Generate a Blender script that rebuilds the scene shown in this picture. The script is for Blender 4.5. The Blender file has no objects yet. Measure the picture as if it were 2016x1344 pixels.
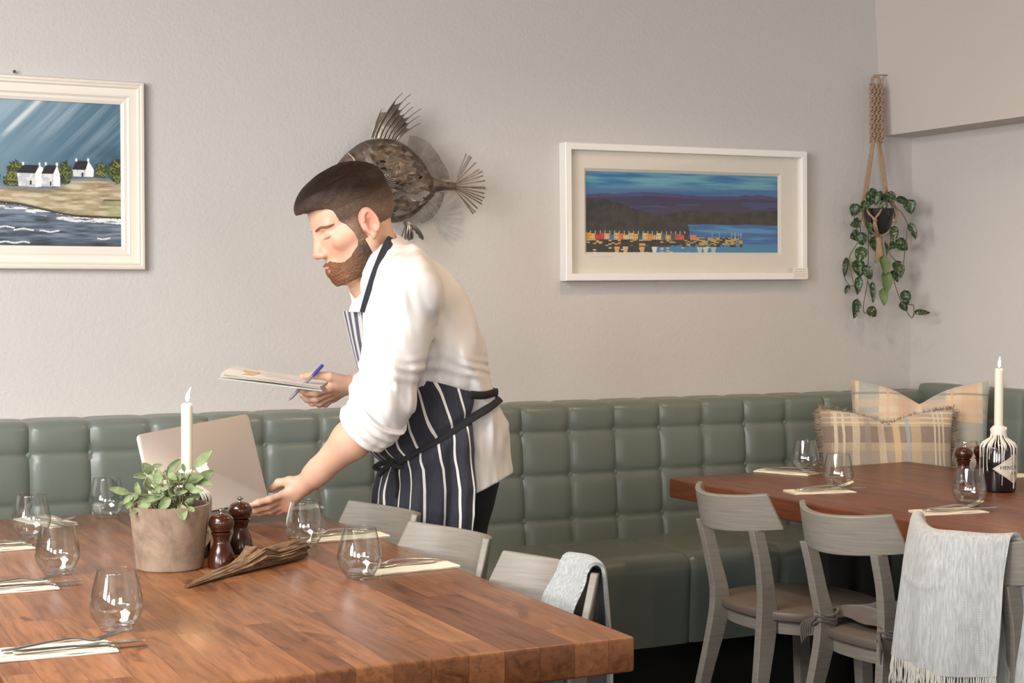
import bpy, bmesh, math, random
import numpy as np
from mathutils import Vector, Matrix, Euler
from mathutils import noise as mnoise

# ------------------------------------------------------------------ camera, world, lights, exposure
SC = bpy.context.scene
COL = SC.collection
F, CX, CY, HZ = 3050.0, 1008.0, 672.0, 580.0        # focal length and horizon of the 2016x1344 frame
CAM = Vector((0.0, 0.0, 1.308))
YAW = math.radians(26.0)
PITCH = math.atan((CY - HZ) / F)
FW = Vector((math.sin(YAW) * math.cos(PITCH), math.cos(YAW) * math.cos(PITCH), -math.sin(PITCH)))
RT = Vector((math.cos(YAW), -math.sin(YAW), 0.0))
UP = RT.cross(FW)
cam_data = bpy.data.cameras.new('camera')
cam_data.sensor_width = 36.0
cam_data.lens = F / 2016.0 * 36.0
cam_data.clip_start = 0.05
cam = bpy.data.objects.new('camera', cam_data)
COL.objects.link(cam)
cam.matrix_world = Matrix(((RT.x, UP.x, -FW.x, CAM.x), (RT.y, UP.y, -FW.y, CAM.y), (RT.z, UP.z, -FW.z, CAM.z), (0, 0, 0, 1)))
SC.camera = cam

world = bpy.data.worlds.new('overcast_sky')
SC.world = world
world.use_nodes = True
wb = world.node_tree.nodes['Background']
wb.inputs[0].default_value = (0.86, 0.92, 1.0, 1)
wb.inputs[1].default_value = 1.2

VS = SC.view_settings
VS.view_transform = 'Standard'
VS.look = 'None'
VS.gamma = 1.0
VS.use_curve_mapping = False
VS.exposure = 0.27


def area_light(name, loc, aim, sx, sy, power, col):
    d = bpy.data.lights.new(name, 'AREA')
    d.shape = 'RECTANGLE'
    d.size, d.size_y, d.energy, d.color = sx, sy, power, col
    o = bpy.data.objects.new(name, d)
    COL.objects.link(o)
    o.location = loc
    o.rotation_euler = (Vector(aim) - Vector(loc)).to_track_quat('-Z', 'Z').to_euler()
    return o


def spot_light(name, loc, aim, power, col, deg, rad=0.04, blend=0.6):
    d = bpy.data.lights.new(name, 'SPOT')
    d.energy, d.color, d.spot_size, d.spot_blend, d.shadow_soft_size = power, col, math.radians(deg), blend, rad
    o = bpy.data.objects.new(name, d)
    COL.objects.link(o)
    o.location = loc
    o.rotation_euler = (Vector(aim) - Vector(loc)).to_track_quat('-Z', 'Z').to_euler()
    return o


# room limits
RX0, RX1, RY0, RY1, RZ = -4.8, 3.987, -4.6, 4.68, 2.8
# daylight through the windows of the front wall and of the left wall (behind / left of the camera)
WIN_FRONT = [(-4.0, -1.8, 0.95, 2.4), (0.4, 2.4, 0.95, 2.4)]     # x0, x1, z0, z1
WIN_LEFT = [(-3.6, -1.6, 0.95, 2.4), (-0.9, 1.1, 0.95, 2.4)]                                # y0, y1, z0, z1
DAY = (1.0, 0.975, 0.95)
for k, (a, b, c, d) in enumerate(WIN_FRONT):
    area_light('window_daylight', ((a + b) / 2, RY0 - 0.12, (c + d) / 2), ((a + b) / 2, 5, 0.6), b - a, d - c, (120, 40)[k], DAY)
for k, (a, b, c, d) in enumerate(WIN_LEFT):
    area_light('window_daylight', (RX0 - 0.12, (a + b) / 2, (c + d) / 2), (5, (a + b) / 2 + 2.0, 0.7), b - a, d - c, (190, 260)[k], DAY)
# daylight through the roof window, high on the left
ROOF = (-2.3, -0.5, 0.6, 2.9)                                      # x0, x1, y0, y1
area_light('roof_daylight', ((ROOF[0] + ROOF[1]) / 2, (ROOF[2] + ROOF[3]) / 2, RZ + 0.13), ((ROOF[0] + ROOF[1]) / 2 + 0.9, (ROOF[2] + ROOF[3]) / 2 + 0.3, 0), ROOF[1] - ROOF[0], ROOF[3] - ROOF[2], 210, DAY)
# warm ceiling downlights above the frame
WARM = (1.0, 0.70, 0.42)
for (x, y, p) in ((3.1, 3.0, 24), (2.4, 3.3, 34), (1.5, 2.6, 8)):
    spot_light('ceiling_downlight', (x, y, RZ - 0.03), (x, y, 0), p, WARM, 130)


# ------------------------------------------------------------------ where a line of sight meets a plane of the room
def _ray(px, py):
    return FW + RT * ((px - CX) / F) + UP * ((CY - py) / F)


def zP(px, py, z):
    r = _ray(px, py)
    return CAM + r * ((z - CAM.z) / r.z)


def yP(px, py, y):
    r = _ray(px, py)
    return CAM + r * (y / r.y)


def xP(px, py, x):
    r = _ray(px, py)
    return CAM + r * (x / r.x)


def dP(px, py, d):
    return CAM + _ray(px, py) * d


def W(x, y, z):                      # survey coordinates (table height 0.75, eye 1.37) to metres of this room
    return Vector((x * 0.9, y * 0.9, CAM.z + (z - 1.37) * 0.9))


# ------------------------------------------------------------------ objects, tags
def tag(o, label=None, cat=None, group=None, kind=None):
    if label: o['label'] = label
    if cat: o['category'] = cat
    if group: o['group'] = group
    if kind: o['kind'] = kind
    return o


def thing(name, label, cat, loc=(0, 0, 0), rz=0.0, group=None):
    o = bpy.data.objects.new(name, None)
    o.empty_display_size = 0.05
    COL.objects.link(o)
    o.location = loc
    o.rotation_euler = (0, 0, rz)
    return tag(o, label, cat, group)


def smooth_mesh(me, ang=40):
    n = len(me.polygons)
    me.polygons.foreach_set('use_smooth', np.ones(n, dtype=bool))
    if ang is not None:
        try:
            me.set_sharp_from_angle(angle=math.radians(ang))
        except Exception:
            pass


def obj(name, mesh, mat=None, parent=None, smooth=40):
    """link a mesh (bmesh, MB or Mesh) as ONE object"""
    if isinstance(mesh, MB):
        me = mesh.mesh(name)
    elif isinstance(mesh, bmesh.types.BMesh):
        me = bpy.data.meshes.new(name)
        mesh.to_mesh(me)
        mesh.free()
    else:
        me = mesh
        me.name = name
    if smooth is not None:
        smooth_mesh(me, smooth)
    mats = mat if isinstance(mat, (list, tuple)) else [mat]
    for m in mats:
        if m: me.materials.append(m)
    o = bpy.data.objects.new(name, me)
    COL.objects.link(o)
    if parent: o.parent = parent
    return o


def struct(name, mesh, mat, smooth=None):
    return tag(obj(name, mesh, mat, None, smooth), kind='structure')


def dup(root, loc=None, rz=None, label=None, group=None):
    r = root.copy()
    COL.objects.link(r)
    if loc is not None: r.location = loc
    if rz is not None: r.rotation_euler = (0, 0, rz)
    if label: r['label'] = label
    if group: r['group'] = group
    for ch in list(root.children):
        c = ch.copy()
        COL.objects.link(c)
        c.parent = r
        for g in ch.children:
            d = g.copy()
            COL.objects.link(d)
            d.parent = c
    return r


# ------------------------------------------------------------------ mesh builder
class MB:
    def __init__(self):
        self.v, self.f, self.m = [], [], []
        self.col = None

    def add(self, verts, faces, mi=0):
        o = len(self.v)
        self.v.extend([tuple(p) for p in verts])
        for q in faces:
            self.f.append([i + o for i in q])
            self.m.append(mi)

    def bm(self, b, mi=0):
        b.verts.index_update()
        self.add([v.co[:] for v in b.verts], [[v.index for v in q.verts] for q in b.faces], mi)
        b.free()

    def xform(self, M, start=0):
        for i in range(start, len(self.v)):
            self.v[i] = tuple(M @ Vector(self.v[i]))

    def box(self, lo, hi, bevel=0.0, seg=2, M=None, mi=0):
        b = bmesh.new()
        bmesh.ops.create_cube(b, size=1.0)
        for v in b.verts:
            v.co = Vector([lo[i] + (v.co[i] + 0.5) * (hi[i] - lo[i]) for i in range(3)])
        if bevel > 0:
            bmesh.ops.bevel(b, geom=b.edges[:] , offset=bevel, segments=seg, profile=0.5, affect='EDGES')
        if M is not None:
            bmesh.ops.transform(b, matrix=M, verts=b.verts[:])
        self.bm(b, mi)

    def lathe(self, prof, n=32, c=(0, 0, 0), mi=0, caps=True):
        """prof: list of (r, z); closes at the ends where r == 0"""
        o = []
        vs, fs = [], []
        rings = []
        for (r, z) in prof:
            if r < 1e-6:
                rings.append([len(vs)])
                vs.append((c[0], c[1], c[2] + z))
            else:
                s = len(vs)
                for k in range(n):
                    a = 2 * math.pi * k / n
                    vs.append((c[0] + r * math.cos(a), c[1] + r * math.sin(a), c[2] + z))
                rings.append(list(range(s, s + n)))
        for A, B in zip(rings[:-1], rings[1:]):
            for k in range(n):
                k2 = (k + 1) % n
                if len(A) == 1 and len(B) == 1: continue
                if len(A) == 1: fs.append([A[0], B[k2], B[k]])
                elif len(B) == 1: fs.append([A[k], A[k2], B[0]])
                else: fs.append([A[k], A[k2], B[k2], B[k]])
        if caps:
            if len(rings[0]) > 1: fs.append(rings[0][::-1])
            if len(rings[-1]) > 1: fs.append(rings[-1])
        self.add(vs, fs, mi)

    def tube(self, pts, rad, n=10, caps=True, flat=None, up=None, mi=0, closed=False):
        """sweep an ellipse along pts; rad number or list; flat = ratio of second axis"""
        P = [Vector(p) for p in pts]
        m = len(P)
        R = list(rad) if isinstance(rad, (list, tuple, np.ndarray)) else [rad] * m
        vs, fs = [], []
        prev = None
        for i in range(m):
            if closed:
                t = P[(i + 1) % m] - P[i - 1]
            else:
                t = P[min(i + 1, m - 1)] - P[max(i - 1, 0)]
            if t.length < 1e-9: t = Vector((0, 0, 1))
            t.normalize()
            if up is not None:
                a = Vector(up)
            elif prev is None:
                a = Vector((0, 0, 1)) if abs(t.z) < 0.9 else Vector((1, 0, 0))
            else:
                a = prev
            n1 = a - t * a.dot(t)
            if n1.length < 1e-6:
                n1 = t.orthogonal()
            n1.normalize()
            prev = n1
            n2 = t.cross(n1)
            r1 = R[i]
            r2 = r1 * flat if flat else r1
            for k in range(n):
                an = 2 * math.pi * k / n
                vs.append(P[i] + n1 * (r1 * math.cos(an)) + n2 * (r2 * math.sin(an)))
        for i in range(m if closed else m - 1):
            j = (i + 1) % m
            for k in range(n):
                k2 = (k + 1) % n
                fs.append([i * n + k, i * n + k2, j * n + k2, j * n + k])
        if caps and not closed:
            fs.append(list(range(n))[::-1])
            fs.append([(m - 1) * n + k for k in range(n)])
        self.add(vs, fs, mi)

    def loft(self, rings, caps=True, closed=True, mi=0):
        n = len(rings[0])
        vs = [p for r in rings for p in r]
        fs = []
        for i in range(len(rings) - 1):
            for k in range(n if closed else n - 1):
                k2 = (k + 1) % n
                fs.append([i * n + k, i * n + k2, (i + 1) * n + k2, (i + 1) * n + k])
        if caps:
            fs.append(list(range(n))[::-1])
            fs.append([(len(rings) - 1) * n + k for k in range(n)])
        self.add(vs, fs, mi)

    def grid(self, fn, nu, nv, mi=0, closed_u=False):
        vs = [fn(i / nu, j / nv) for j in range(nv + 1) for i in range(nu + 1)]
        fs = []
        for j in range(nv):
            for i in range(nu):
                a = j * (nu + 1) + i
                fs.append([a, a + 1, a + nu + 2, a + nu + 1])
        self.add(vs, fs, mi)

    def slab(self, fn, nu, nv, thick, mi=0):
        """a closed sheet: fn(u,v) -> point, thickened along its normals"""
        e = 1e-3
        A, B = [], []
        for j in range(nv + 1):
            for i in range(nu + 1):
                u, v = i / nu, j / nv
                p = Vector(fn(u, v))
                du = Vector(fn(min(u + e, 1), v)) - Vector(fn(max(u - e, 0), v))
                dv = Vector(fn(u, min(v + e, 1))) - Vector(fn(u, max(v - e, 0)))
                nn = du.cross(dv)
                nn = nn.normalized() if nn.length > 1e-12 else Vector((0, 0, 1))
                th = thick(u, v) if callable(thick) else thick
                A.append(p + nn * th / 2)
                B.append(p - nn * th / 2)
        N = len(A)
        w = nu + 1
        fs = []
        for j in range(nv):
            for i in range(nu):
                a = j * w + i
                fs.append([a, a + 1, a + w + 1, a + w])
                fs.append([N + a, N + a + w, N + a + w + 1, N + a + 1])
        for i in range(nu):
            fs.append([i, N + i, N + i + 1, i + 1])
            a = nv * w + i
            fs.append([a, a + 1, N + a + 1, N + a])
        for j in range(nv):
            a = j * w
            fs.append([a, a + w, N + a + w, N + a])
            a = j * w + nu
            fs.append([a, N + a, N + a + w, a + w])
        self.add(A + B, fs, mi)

    def prism(self, poly, h0, h1, M=None, mi=0, bevel=0.0):
        """poly in xy, extruded in z"""
        b = bmesh.new()
        lo = [b.verts.new((p[0], p[1], h0)) for p in poly]
        hi = [b.verts.new((p[0], p[1], h1)) for p in poly]
        b.faces.new(lo[::-1])
        b.faces.new(hi)
        n = len(poly)
        for i in range(n):
            b.faces.new((lo[i], lo[(i + 1) % n], hi[(i + 1) % n], hi[i]))
        bmesh.ops.recalc_face_normals(b, faces=b.faces[:])
        if bevel > 0:
            es = [e for e in b.edges if abs(e.verts[0].co.z - e.verts[1].co.z) < 1e-9]
            bmesh.ops.bevel(b, geom=es, offset=bevel, segments=2, profile=0.5, affect='EDGES')
        if M is not None:
            bmesh.ops.transform(b, matrix=M, verts=b.verts[:])
        self.bm(b, mi)

    def mesh(self, name):
        me = bpy.data.meshes.new(name)
        me.from_pydata([tuple(v) for v in self.v], [], self.f)
        me.polygons.foreach_set('material_index', np.array(self.m, dtype=np.int32))
        me.update()
        if self.col is not None:
            ca = me.color_attributes.new('Col', 'FLOAT_COLOR', 'POINT')
            c = np.ones((len(self.v), 4), dtype=np.float32)
            c[:, :3] = np.asarray(self.col, dtype=np.float32)
            ca.data.foreach_set('color', c.ravel())
        return me


def np_mesh(name, V, Q, col=None):
    me = bpy.data.meshes.new(name)
    V = np.asarray(V, dtype=np.float32)
    Q = np.asarray(Q, dtype=np.int32)
    k = Q.shape[1]
    me.vertices.add(len(V))
    me.vertices.foreach_set('co', V.ravel())
    me.loops.add(Q.size)
    me.loops.foreach_set('vertex_index', Q.ravel())
    me.polygons.add(len(Q))
    me.polygons.foreach_set('loop_start', np.arange(0, Q.size, k, dtype=np.int32))
    me.polygons.foreach_set('loop_total', np.full(len(Q), k, dtype=np.int32))
    me.update(calc_edges=True)
    me.validate()
    if col is not None:
        ca = me.color_attributes.new('Col', 'FLOAT_COLOR', 'POINT')
        c = np.ones((len(V), 4), dtype=np.float32)
        c[:, :3] = col
        ca.data.foreach_set('color', c.ravel())
    return me


def catmull(pts, n=8):
    P = [Vector(p) for p in pts]
    P = [P[0] * 2 - P[1]] + P + [P[-1] * 2 - P[-2]]
    out = []
    for i in range(1, len(P) - 2):
        for k in range(n):
            t = k / n
            a, b, c, d = P[i - 1], P[i], P[i + 1], P[i + 2]
            out.append(0.5 * ((2 * b) + (c - a) * t + (2 * a - 5 * b + 4 * c - d) * t * t + (3 * b - a - 3 * c + d) * t ** 3))
    out.append(P[-2])
    return out


def lin(c):
    """sRGB 0-255 to linear"""
    return tuple((x / 255 / 12.92) if x / 255 <= 0.04045 else ((x / 255 + 0.055) / 1.055) ** 2.4 for x in c)


# ------------------------------------------------------------------ materials
def NT(name):
    m = bpy.data.materials.new(name)
    m.use_nodes = True
    nt = m.node_tree
    return m, nt, nt.nodes, nt.links, nt.nodes['Principled BSDF']


def nd(nt, typ, **kw):
    n = nt.nodes.new(typ)
    for k, v in kw.items():
        if k.startswith('i_'):
            key = k[2:]
            n.inputs[int(key) if key.isdigit() else key.replace('_', ' ')].default_value = v
        else:
            setattr(n, k, v)
    return n


def mth(nt, op, a, b=None, c=None):
    n = nt.nodes.new('ShaderNodeMath')
    n.operation = op
    for i, x in enumerate((a, b, c)):
        if x is None: continue
        if isinstance(x, (int, float)): n.inputs[i].default_value = x
        else: nt.links.new(x, n.inputs[i])
    return n.outputs[0]


def mixc(nt, blend, fac, a, b):
    n = nt.nodes.new('ShaderNodeMix')
    n.data_type = 'RGBA'
    n.blend_type = blend
    for i, x in ((0, fac), (6, a), (7, b)):
        if isinstance(x, (int, float)): n.inputs[i].default_value = x
        elif isinstance(x, tuple): n.inputs[i].default_value = tuple(x[:3]) + (1,)
        else: nt.links.new(x, n.inputs[i])
    return n.outputs[2]


def ramp(nt, fac, stops, interp='LINEAR'):
    n = nt.nodes.new('ShaderNodeValToRGB')
    n.color_ramp.interpolation = interp
    els = n.color_ramp.elements
    while len(els) < len(stops): els.new(0.5)
    for e, (p, c) in zip(els, stops):
        e.position = p
        e.color = tuple(c[:3]) + (1,)
    nt.links.new(fac, n.inputs[0])
    return n.outputs[0]


def mapped(nt, scale=(1, 1, 1), coord='Object', rot=(0, 0, 0)):
    tc = nt.nodes.new('ShaderNodeTexCoord')
    mp = nt.nodes.new('ShaderNodeMapping')
    mp.inputs['Scale'].default_value = scale
    mp.inputs['Rotation'].default_value = rot
    nt.links.new(tc.outputs[coord], mp.inputs[0])
    return mp.outputs[0]


def noise_tex(nt, vec, scale, detail=4, rough=0.55, dist=0.0):
    n = nt.nodes.new('ShaderNodeTexNoise')
    n.inputs['Scale'].default_value = scale
    n.inputs['Detail'].default_value = detail
    n.inputs['Roughness'].default_value = rough
    n.inputs['Distortion'].default_value = dist
    if vec is not None: nt.links.new(vec, n.inputs['Vector'])
    return n.outputs['Fac']


def bump(nt, height, strength, dist=0.01, normal=None):
    b = nt.nodes.new('ShaderNodeBump')
    b.inputs['Strength'].default_value = strength
    b.inputs['Distance'].default_value = dist
    nt.links.new(height, b.inputs['Height'])
    if normal is not None: nt.links.new(normal, b.inputs['Normal'])
    return b.outputs[0]


def mat(name, col, rough=0.5, metal=0.0, var=None, bmp=None, coat=0.0, sheen=0.0, spec=0.5, vec=(1, 1, 1), attr=False, rvar=0.0):
    """plain procedural material. var=(scale, second colour, contrast), bmp=(scale, strength, distance)"""
    m, nt, N, L, P = NT(name)
    P.inputs['Roughness'].default_value = rough
    P.inputs['Metallic'].default_value = metal
    P.inputs['Coat Weight'].default_value = coat
    P.inputs['Sheen Weight'].default_value = sheen
    P.inputs['Specular IOR Level'].default_value = spec
    base = tuple(col[:3]) if col else None
    v = mapped(nt, vec)
    out = None
    if attr:
        a = nd(nt, 'ShaderNodeVertexColor', layer_name='Col')
        out = a.outputs[0]
    if var:
        f = noise_tex(nt, v, var[0], 5, 0.6)
        f = mth(nt, 'MULTIPLY_ADD', mth(nt, 'SUBTRACT', f, 0.5), var[2], 0.5)
        f = nd_clamp(nt, f)
        out = mixc(nt, 'MIX', f, out if out is not None else base, var[1])
    if out is not None:
        L.new(out, P.inputs['Base Color'])
    else:
        P.inputs['Base Color'].default_value = base + (1,)
    if rvar:
        f2 = noise_tex(nt, v, 14, 4)
        L.new(mth(nt, 'MULTIPLY_ADD', mth(nt, 'SUBTRACT', f2, 0.5), rvar, rough), P.inputs['Roughness'])
    if bmp:
        f = noise_tex(nt, v, bmp[0], 5, 0.6)
        L.new(bump(nt, f, bmp[1], bmp[2]), P.inputs['Normal'])
    return m


def nd_clamp(nt, f):
    n = nt.nodes.new('ShaderNodeClamp')
    nt.links.new(f, n.inputs[0])
    return n.outputs[0]


def wood_staves(name, wx, ly, stops, rough=0.34, seam=0.45, grain=0.75, knots=True, lam=False):
    """butcher-block: staves along local Y"""
    m, nt, N, L, P = NT(name)
    v = mapped(nt)
    sp = nd(nt, 'ShaderNodeSeparateXYZ')
    L.new(v, sp.inputs[0])
    x, y, z = sp.outputs[0], sp.outputs[1], sp.outputs[2]
    xs = mth(nt, 'DIVIDE', x, wx)
    i = mth(nt, 'FLOOR', xs)
    wn = nd(nt, 'ShaderNodeTexWhiteNoise', noise_dimensions='1D')
    L.new(i, wn.inputs['W'])
    ys = mth(nt, 'ADD', mth(nt, 'DIVIDE', y, ly), mth(nt, 'MULTIPLY', wn.outputs[0], 7.3))
    j = mth(nt, 'FLOOR', ys)
    cb = nd(nt, 'ShaderNodeCombineXYZ')
    L.new(i, cb.inputs[0])
    L.new(j, cb.inputs[1])
    wn2 = nd(nt, 'ShaderNodeTexWhiteNoise', noise_dimensions='3D')
    L.new(cb.outputs[0], wn2.inputs['Vector'])
    col = ramp(nt, wn2.outputs[0], stops)
    # grain, shifted per stave
    off = nd(nt, 'ShaderNodeVectorMath', operation='MULTIPLY_ADD')
    off.inputs[1].default_value = (3, 5, 2)
    L.new(wn2.outputs[1], off.inputs[0])
    L.new(v, off.inputs[2])
    mp = nd(nt, 'ShaderNodeMapping')
    mp.inputs['Scale'].default_value = (26, 2.4, 26)
    L.new(off.outputs[0], mp.inputs[0])
    g = noise_tex(nt, mp.outputs[0], 1.6, 7, 0.65, 0.9)
    gcol = ramp(nt, g, [(0.30, (0.30, 0.25, 0.22)), (0.5, (0.92, 0.92, 0.92)), (0.72, (1.35, 1.32, 1.26))])
    col = mixc(nt, 'MULTIPLY', grain, col, gcol)
    mp2 = nd(nt, 'ShaderNodeMapping')
    mp2.inputs['Scale'].default_value = (140, 9, 140)
    L.new(off.outputs[0], mp2.inputs[0])
    g2 = noise_tex(nt, mp2.outputs[0], 1.0, 3, 0.6)
    col = mixc(nt, 'MULTIPLY', 0.35, col, ramp(nt, g2, [(0.3, (0.55, 0.5, 0.48)), (0.6, (1.05, 1.05, 1.05))]))
    if knots:
        mp3 = nd(nt, 'ShaderNodeMapping')
        mp3.inputs['Scale'].default_value = (7, 3.2, 7)
        L.new(off.outputs[0], mp3.inputs[0])
        kn = noise_tex(nt, mp3.outputs[0], 1.3, 5, 0.6, 1.2)
        col = mixc(nt, 'MULTIPLY', 0.8, col, ramp(nt, kn, [(0.0, (0.2, 0.17, 0.15)), (0.30, (0.35, 0.3, 0.28)), (0.40, (1, 1, 1))]))
    fx = mth(nt, 'ABSOLUTE', mth(nt, 'SUBTRACT', mth(nt, 'FRACT', xs), 0.5))
    fy = mth(nt, 'ABSOLUTE', mth(nt, 'SUBTRACT', mth(nt, 'FRACT', ys), 0.5))
    ex = mth(nt, 'GREATER_THAN', fx, 0.5 - 0.0007 / wx)
    ey = mth(nt, 'GREATER_THAN', fy, 0.5 - 0.0007 / ly)
    e = mth(nt, 'MAXIMUM', ex, ey)
    col = mixc(nt, 'MULTIPLY', mth(nt, 'MULTIPLY', e, seam), col, (0.3, 0.25, 0.22))
    L.new(col, P.inputs['Base Color'])
    P.inputs['Roughness'].default_value = rough
    P.inputs['Specular IOR Level'].default_value = 0.38
    rr = noise_tex(nt, mp.outputs[0], 2.0, 4)
    L.new(mth(nt, 'MULTIPLY_ADD', rr, 0.22, rough - 0.11), P.inputs['Roughness'])
    hb = mth(nt, 'ADD', mth(nt, 'MULTIPLY', g2, 0.5), mth(nt, 'MULTIPLY', e, -0.6))
    L.new(bump(nt, hb, 0.18, 0.002), P.inputs['Normal'])
    return m


def thin_glass(name, tint=(0.97, 0.985, 0.98), ior=1.5):
    m, nt, N, L, P = NT(name)
    N.remove(P)
    t = nd(nt, 'ShaderNodeBsdfTransparent')
    t.inputs[0].default_value = tint + (1,)
    g = nd(nt, 'ShaderNodeBsdfGlossy')
    g.inputs['Roughness'].default_value = 0.02
    lw = nd(nt, 'ShaderNodeLayerWeight')
    lw.inputs[0].default_value = 0.5
    f0 = ((ior - 1) / (ior + 1)) ** 2
    sch = mth(nt, 'MULTIPLY_ADD', mth(nt, 'POWER', lw.outputs['Facing'], 3.2), 0.85 - f0, f0)
    mx = nd(nt, 'ShaderNodeMixShader')
    L.new(sch, mx.inputs[0])
    L.new(t.outputs[0], mx.inputs[1])
    L.new(g.outputs[0], mx.inputs[2])
    L.new(mx.outputs[0], N['Material Output'].inputs[0])
    return m
# ------------------------------------------------------------------ the room
M_WALL = mat('painted_plaster', lin((199, 195, 191)), 0.75, var=(1.4, lin((194, 190, 187)), 1.2), bmp=(95, 0.35, 0.006), spec=0.3)
M_TRIM = mat('painted_bulkhead', lin((200, 191, 184)), 0.75, bmp=(80, 0.12, 0.004), spec=0.3)
M_CEIL = mat('beige_ceiling', lin((168, 160, 152)), 0.85, var=(2, lin((160, 153, 146)), 1.0))
M_WFRAME = mat('white_window_paint', lin((225, 222, 216)), 0.4, var=(5, lin((215, 212, 206)), 1.0))


def floor_mat():
    m, nt, N, L, P = NT('dark_floor_tiles')
    v = mapped(nt, (1, 1, 1))
    br = nd(nt, 'ShaderNodeTexBrick', offset=0.5)
    br.inputs['Scale'].default_value = 1.0
    br.inputs['Mortar Size'].default_value = 0.004
    br.inputs['Brick Width'].default_value = 0.6
    br.inputs['Row Height'].default_value = 0.3
    br.inputs['Color1'].default_value = (0.006, 0.0055, 0.005, 1)
    br.inputs['Color2'].default_value = (0.009, 0.008, 0.007, 1)
    br.inputs['Mortar'].default_value = (0.02, 0.018, 0.016, 1)
    L.new(v, br.inputs['Vector'])
    L.new(br.outputs[0], P.inputs['Base Color'])
    P.inputs['Roughness'].default_value = 0.55
    P.inputs['Specular IOR Level'].default_value = 0.25
    return m


T_ = 0.12
b = MB(); b.box((RX0 - T_, RY0 - T_, -0.1), (RX1 + T_, RY1 + T_, 0)); struct('floor', b, floor_mat())
b = MB()
for x0, x1, y0, y1 in ((RX0 - T_, ROOF[0], RY0 - T_, RY1 + T_), (ROOF[1], RX1 + T_, RY0 - T_, RY1 + T_), (ROOF[0], ROOF[1], RY0 - T_, ROOF[2]), (ROOF[0], ROOF[1], ROOF[3], RY1 + T_)):
    b.box((x0, y0, RZ), (x1, y1, RZ + 0.1))
struct('ceiling', b, M_CEIL)
b = MB()
for x0, x1, y0, y1 in ((ROOF[0], ROOF[0] + .05, ROOF[2], ROOF[3]), (ROOF[1] - .05, ROOF[1], ROOF[2], ROOF[3]), (ROOF[0] + .05, ROOF[1] - .05, ROOF[2], ROOF[2] + .05), (ROOF[0] + .05, ROOF[1] - .05, ROOF[3] - .05, ROOF[3]), (ROOF[0] + .05, ROOF[1] - .05, (ROOF[2] + ROOF[3]) / 2 - .025, (ROOF[2] + ROOF[3]) / 2 + .025)):
    b.box((x0, y0, RZ + 0.02), (x1, y1, RZ + 0.07), 0.004)
struct('window_5', b, M_WFRAME)
b = MB(); b.box((RX0 - T_, RY1, 0), (RX1 + T_, RY1 + T_, RZ)); struct('wall_back', b, M_WALL)
b = MB(); b.box((RX1, RY0 - T_, 0), (RX1 + T_, RY1, RZ)); struct('wall_right', b, M_WALL)
# bulkhead boxed out along the top of the right wall, its face leaning a little
b = MB()
zb = 1.908
b.loft([[(3.842, y, zb), (RX1, y, zb), (RX1, y, RZ), (3.775, y, RZ)] for y in (RY0, RY1)])
struct('trim_1', b, M_TRIM)


# unseen half-height partitions, added to keep window light off the low furniture
b = MB(); b.box((-0.46, -1.25, 0), (-0.36, RY1, 0.96), 0.004); struct('shade_partition_1', b, M_TRIM)
b = MB(); b.box((-0.36, -1.25, 0), (2.6, -1.15, 1.10), 0.004); struct('shade_partition_2', b, M_TRIM)


def wall_with_windows(name, horiz, wins):
    b = MB()
    if horiz:      # front wall, in x
        lo, hi = RX0 - T_, RX1 + T_
        mk = lambda u0, u1, z0, z1: b.box((u0, RY0 - T_, z0), (u1, RY0, z1))
    else:
        lo, hi = RY0, RY1
        mk = lambda u0, u1, z0, z1: b.box((RX0 - T_, u0, z0), (RX0, u1, z1))
    u = lo
    for (a, c, z0, z1) in wins:
        mk(u, a, 0, RZ); mk(a, c, 0, z0); mk(a, c, z1, RZ)
        u = c
    mk(u, hi, 0, RZ)
    struct(name, b, M_WALL)


wall_with_windows('wall_front', True, WIN_FRONT)
wall_with_windows('wall_left', False, WIN_LEFT)
nwin = 0
for horiz, wins in ((True, WIN_FRONT), (False, WIN_LEFT)):
    for (a, c, z0, z1) in wins:
        nwin += 1
        b = MB()
        w = 0.045

        def bar(u0, u1, s0, s1):
            if horiz: b.box((u0, RY0 - 0.08, s0), (u1, RY0 - 0.03, s1), 0.004)
            else: b.box((RX0 - 0.08, u0, s0), (RX0 - 0.03, u1, s1), 0.004)
        bar(a, a + w, z0, z1); bar(c - w, c, z0, z1); bar(a + w, c - w, z0, z0 + w); bar(a + w, c - w, z1 - w, z1)
        bar((a + c) / 2 - w / 2, (a + c) / 2 + w / 2, z0 + w, z1 - w)
        struct('window_%d' % nwin, b, M_WFRAME)

# ------------------------------------------------------------------ banquette
def leather(name, col):
    m, nt, N, L, P = NT(name)
    v = mapped(nt)
    f = noise_tex(nt, v, 3.0, 4)
    L.new(mixc(nt, 'MIX', f, col, tuple(c * 0.82 for c in col)), P.inputs['Base Color'])
    P.inputs['Roughness'].default_value = 0.32
    P.inputs['Specular IOR Level'].default_value = 0.5
    vo = nd(nt, 'ShaderNodeTexVoronoi')
    vo.inputs['Scale'].default_value = 420
    L.new(v, vo.inputs['Vector'])
    f2 = noise_tex(nt, v, 9, 3)
    h = mth(nt, 'ADD', mth(nt, 'MULTIPLY', vo.outputs[0], 0.25), f2)
    L.new(bump(nt, h, 0.05, 0.005), P.inputs['Normal'])
    return m


M_LEA = leather('grey_green_leather', lin((114, 122, 113)))
M_BTN = leather('leather_button', lin((116, 127, 118)))
M_BLACK = mat('black_plinth', (0.006, 0.006, 0.006), 0.6, var=(6, (0.01, 0.009, 0.008), 1.0))

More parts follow.
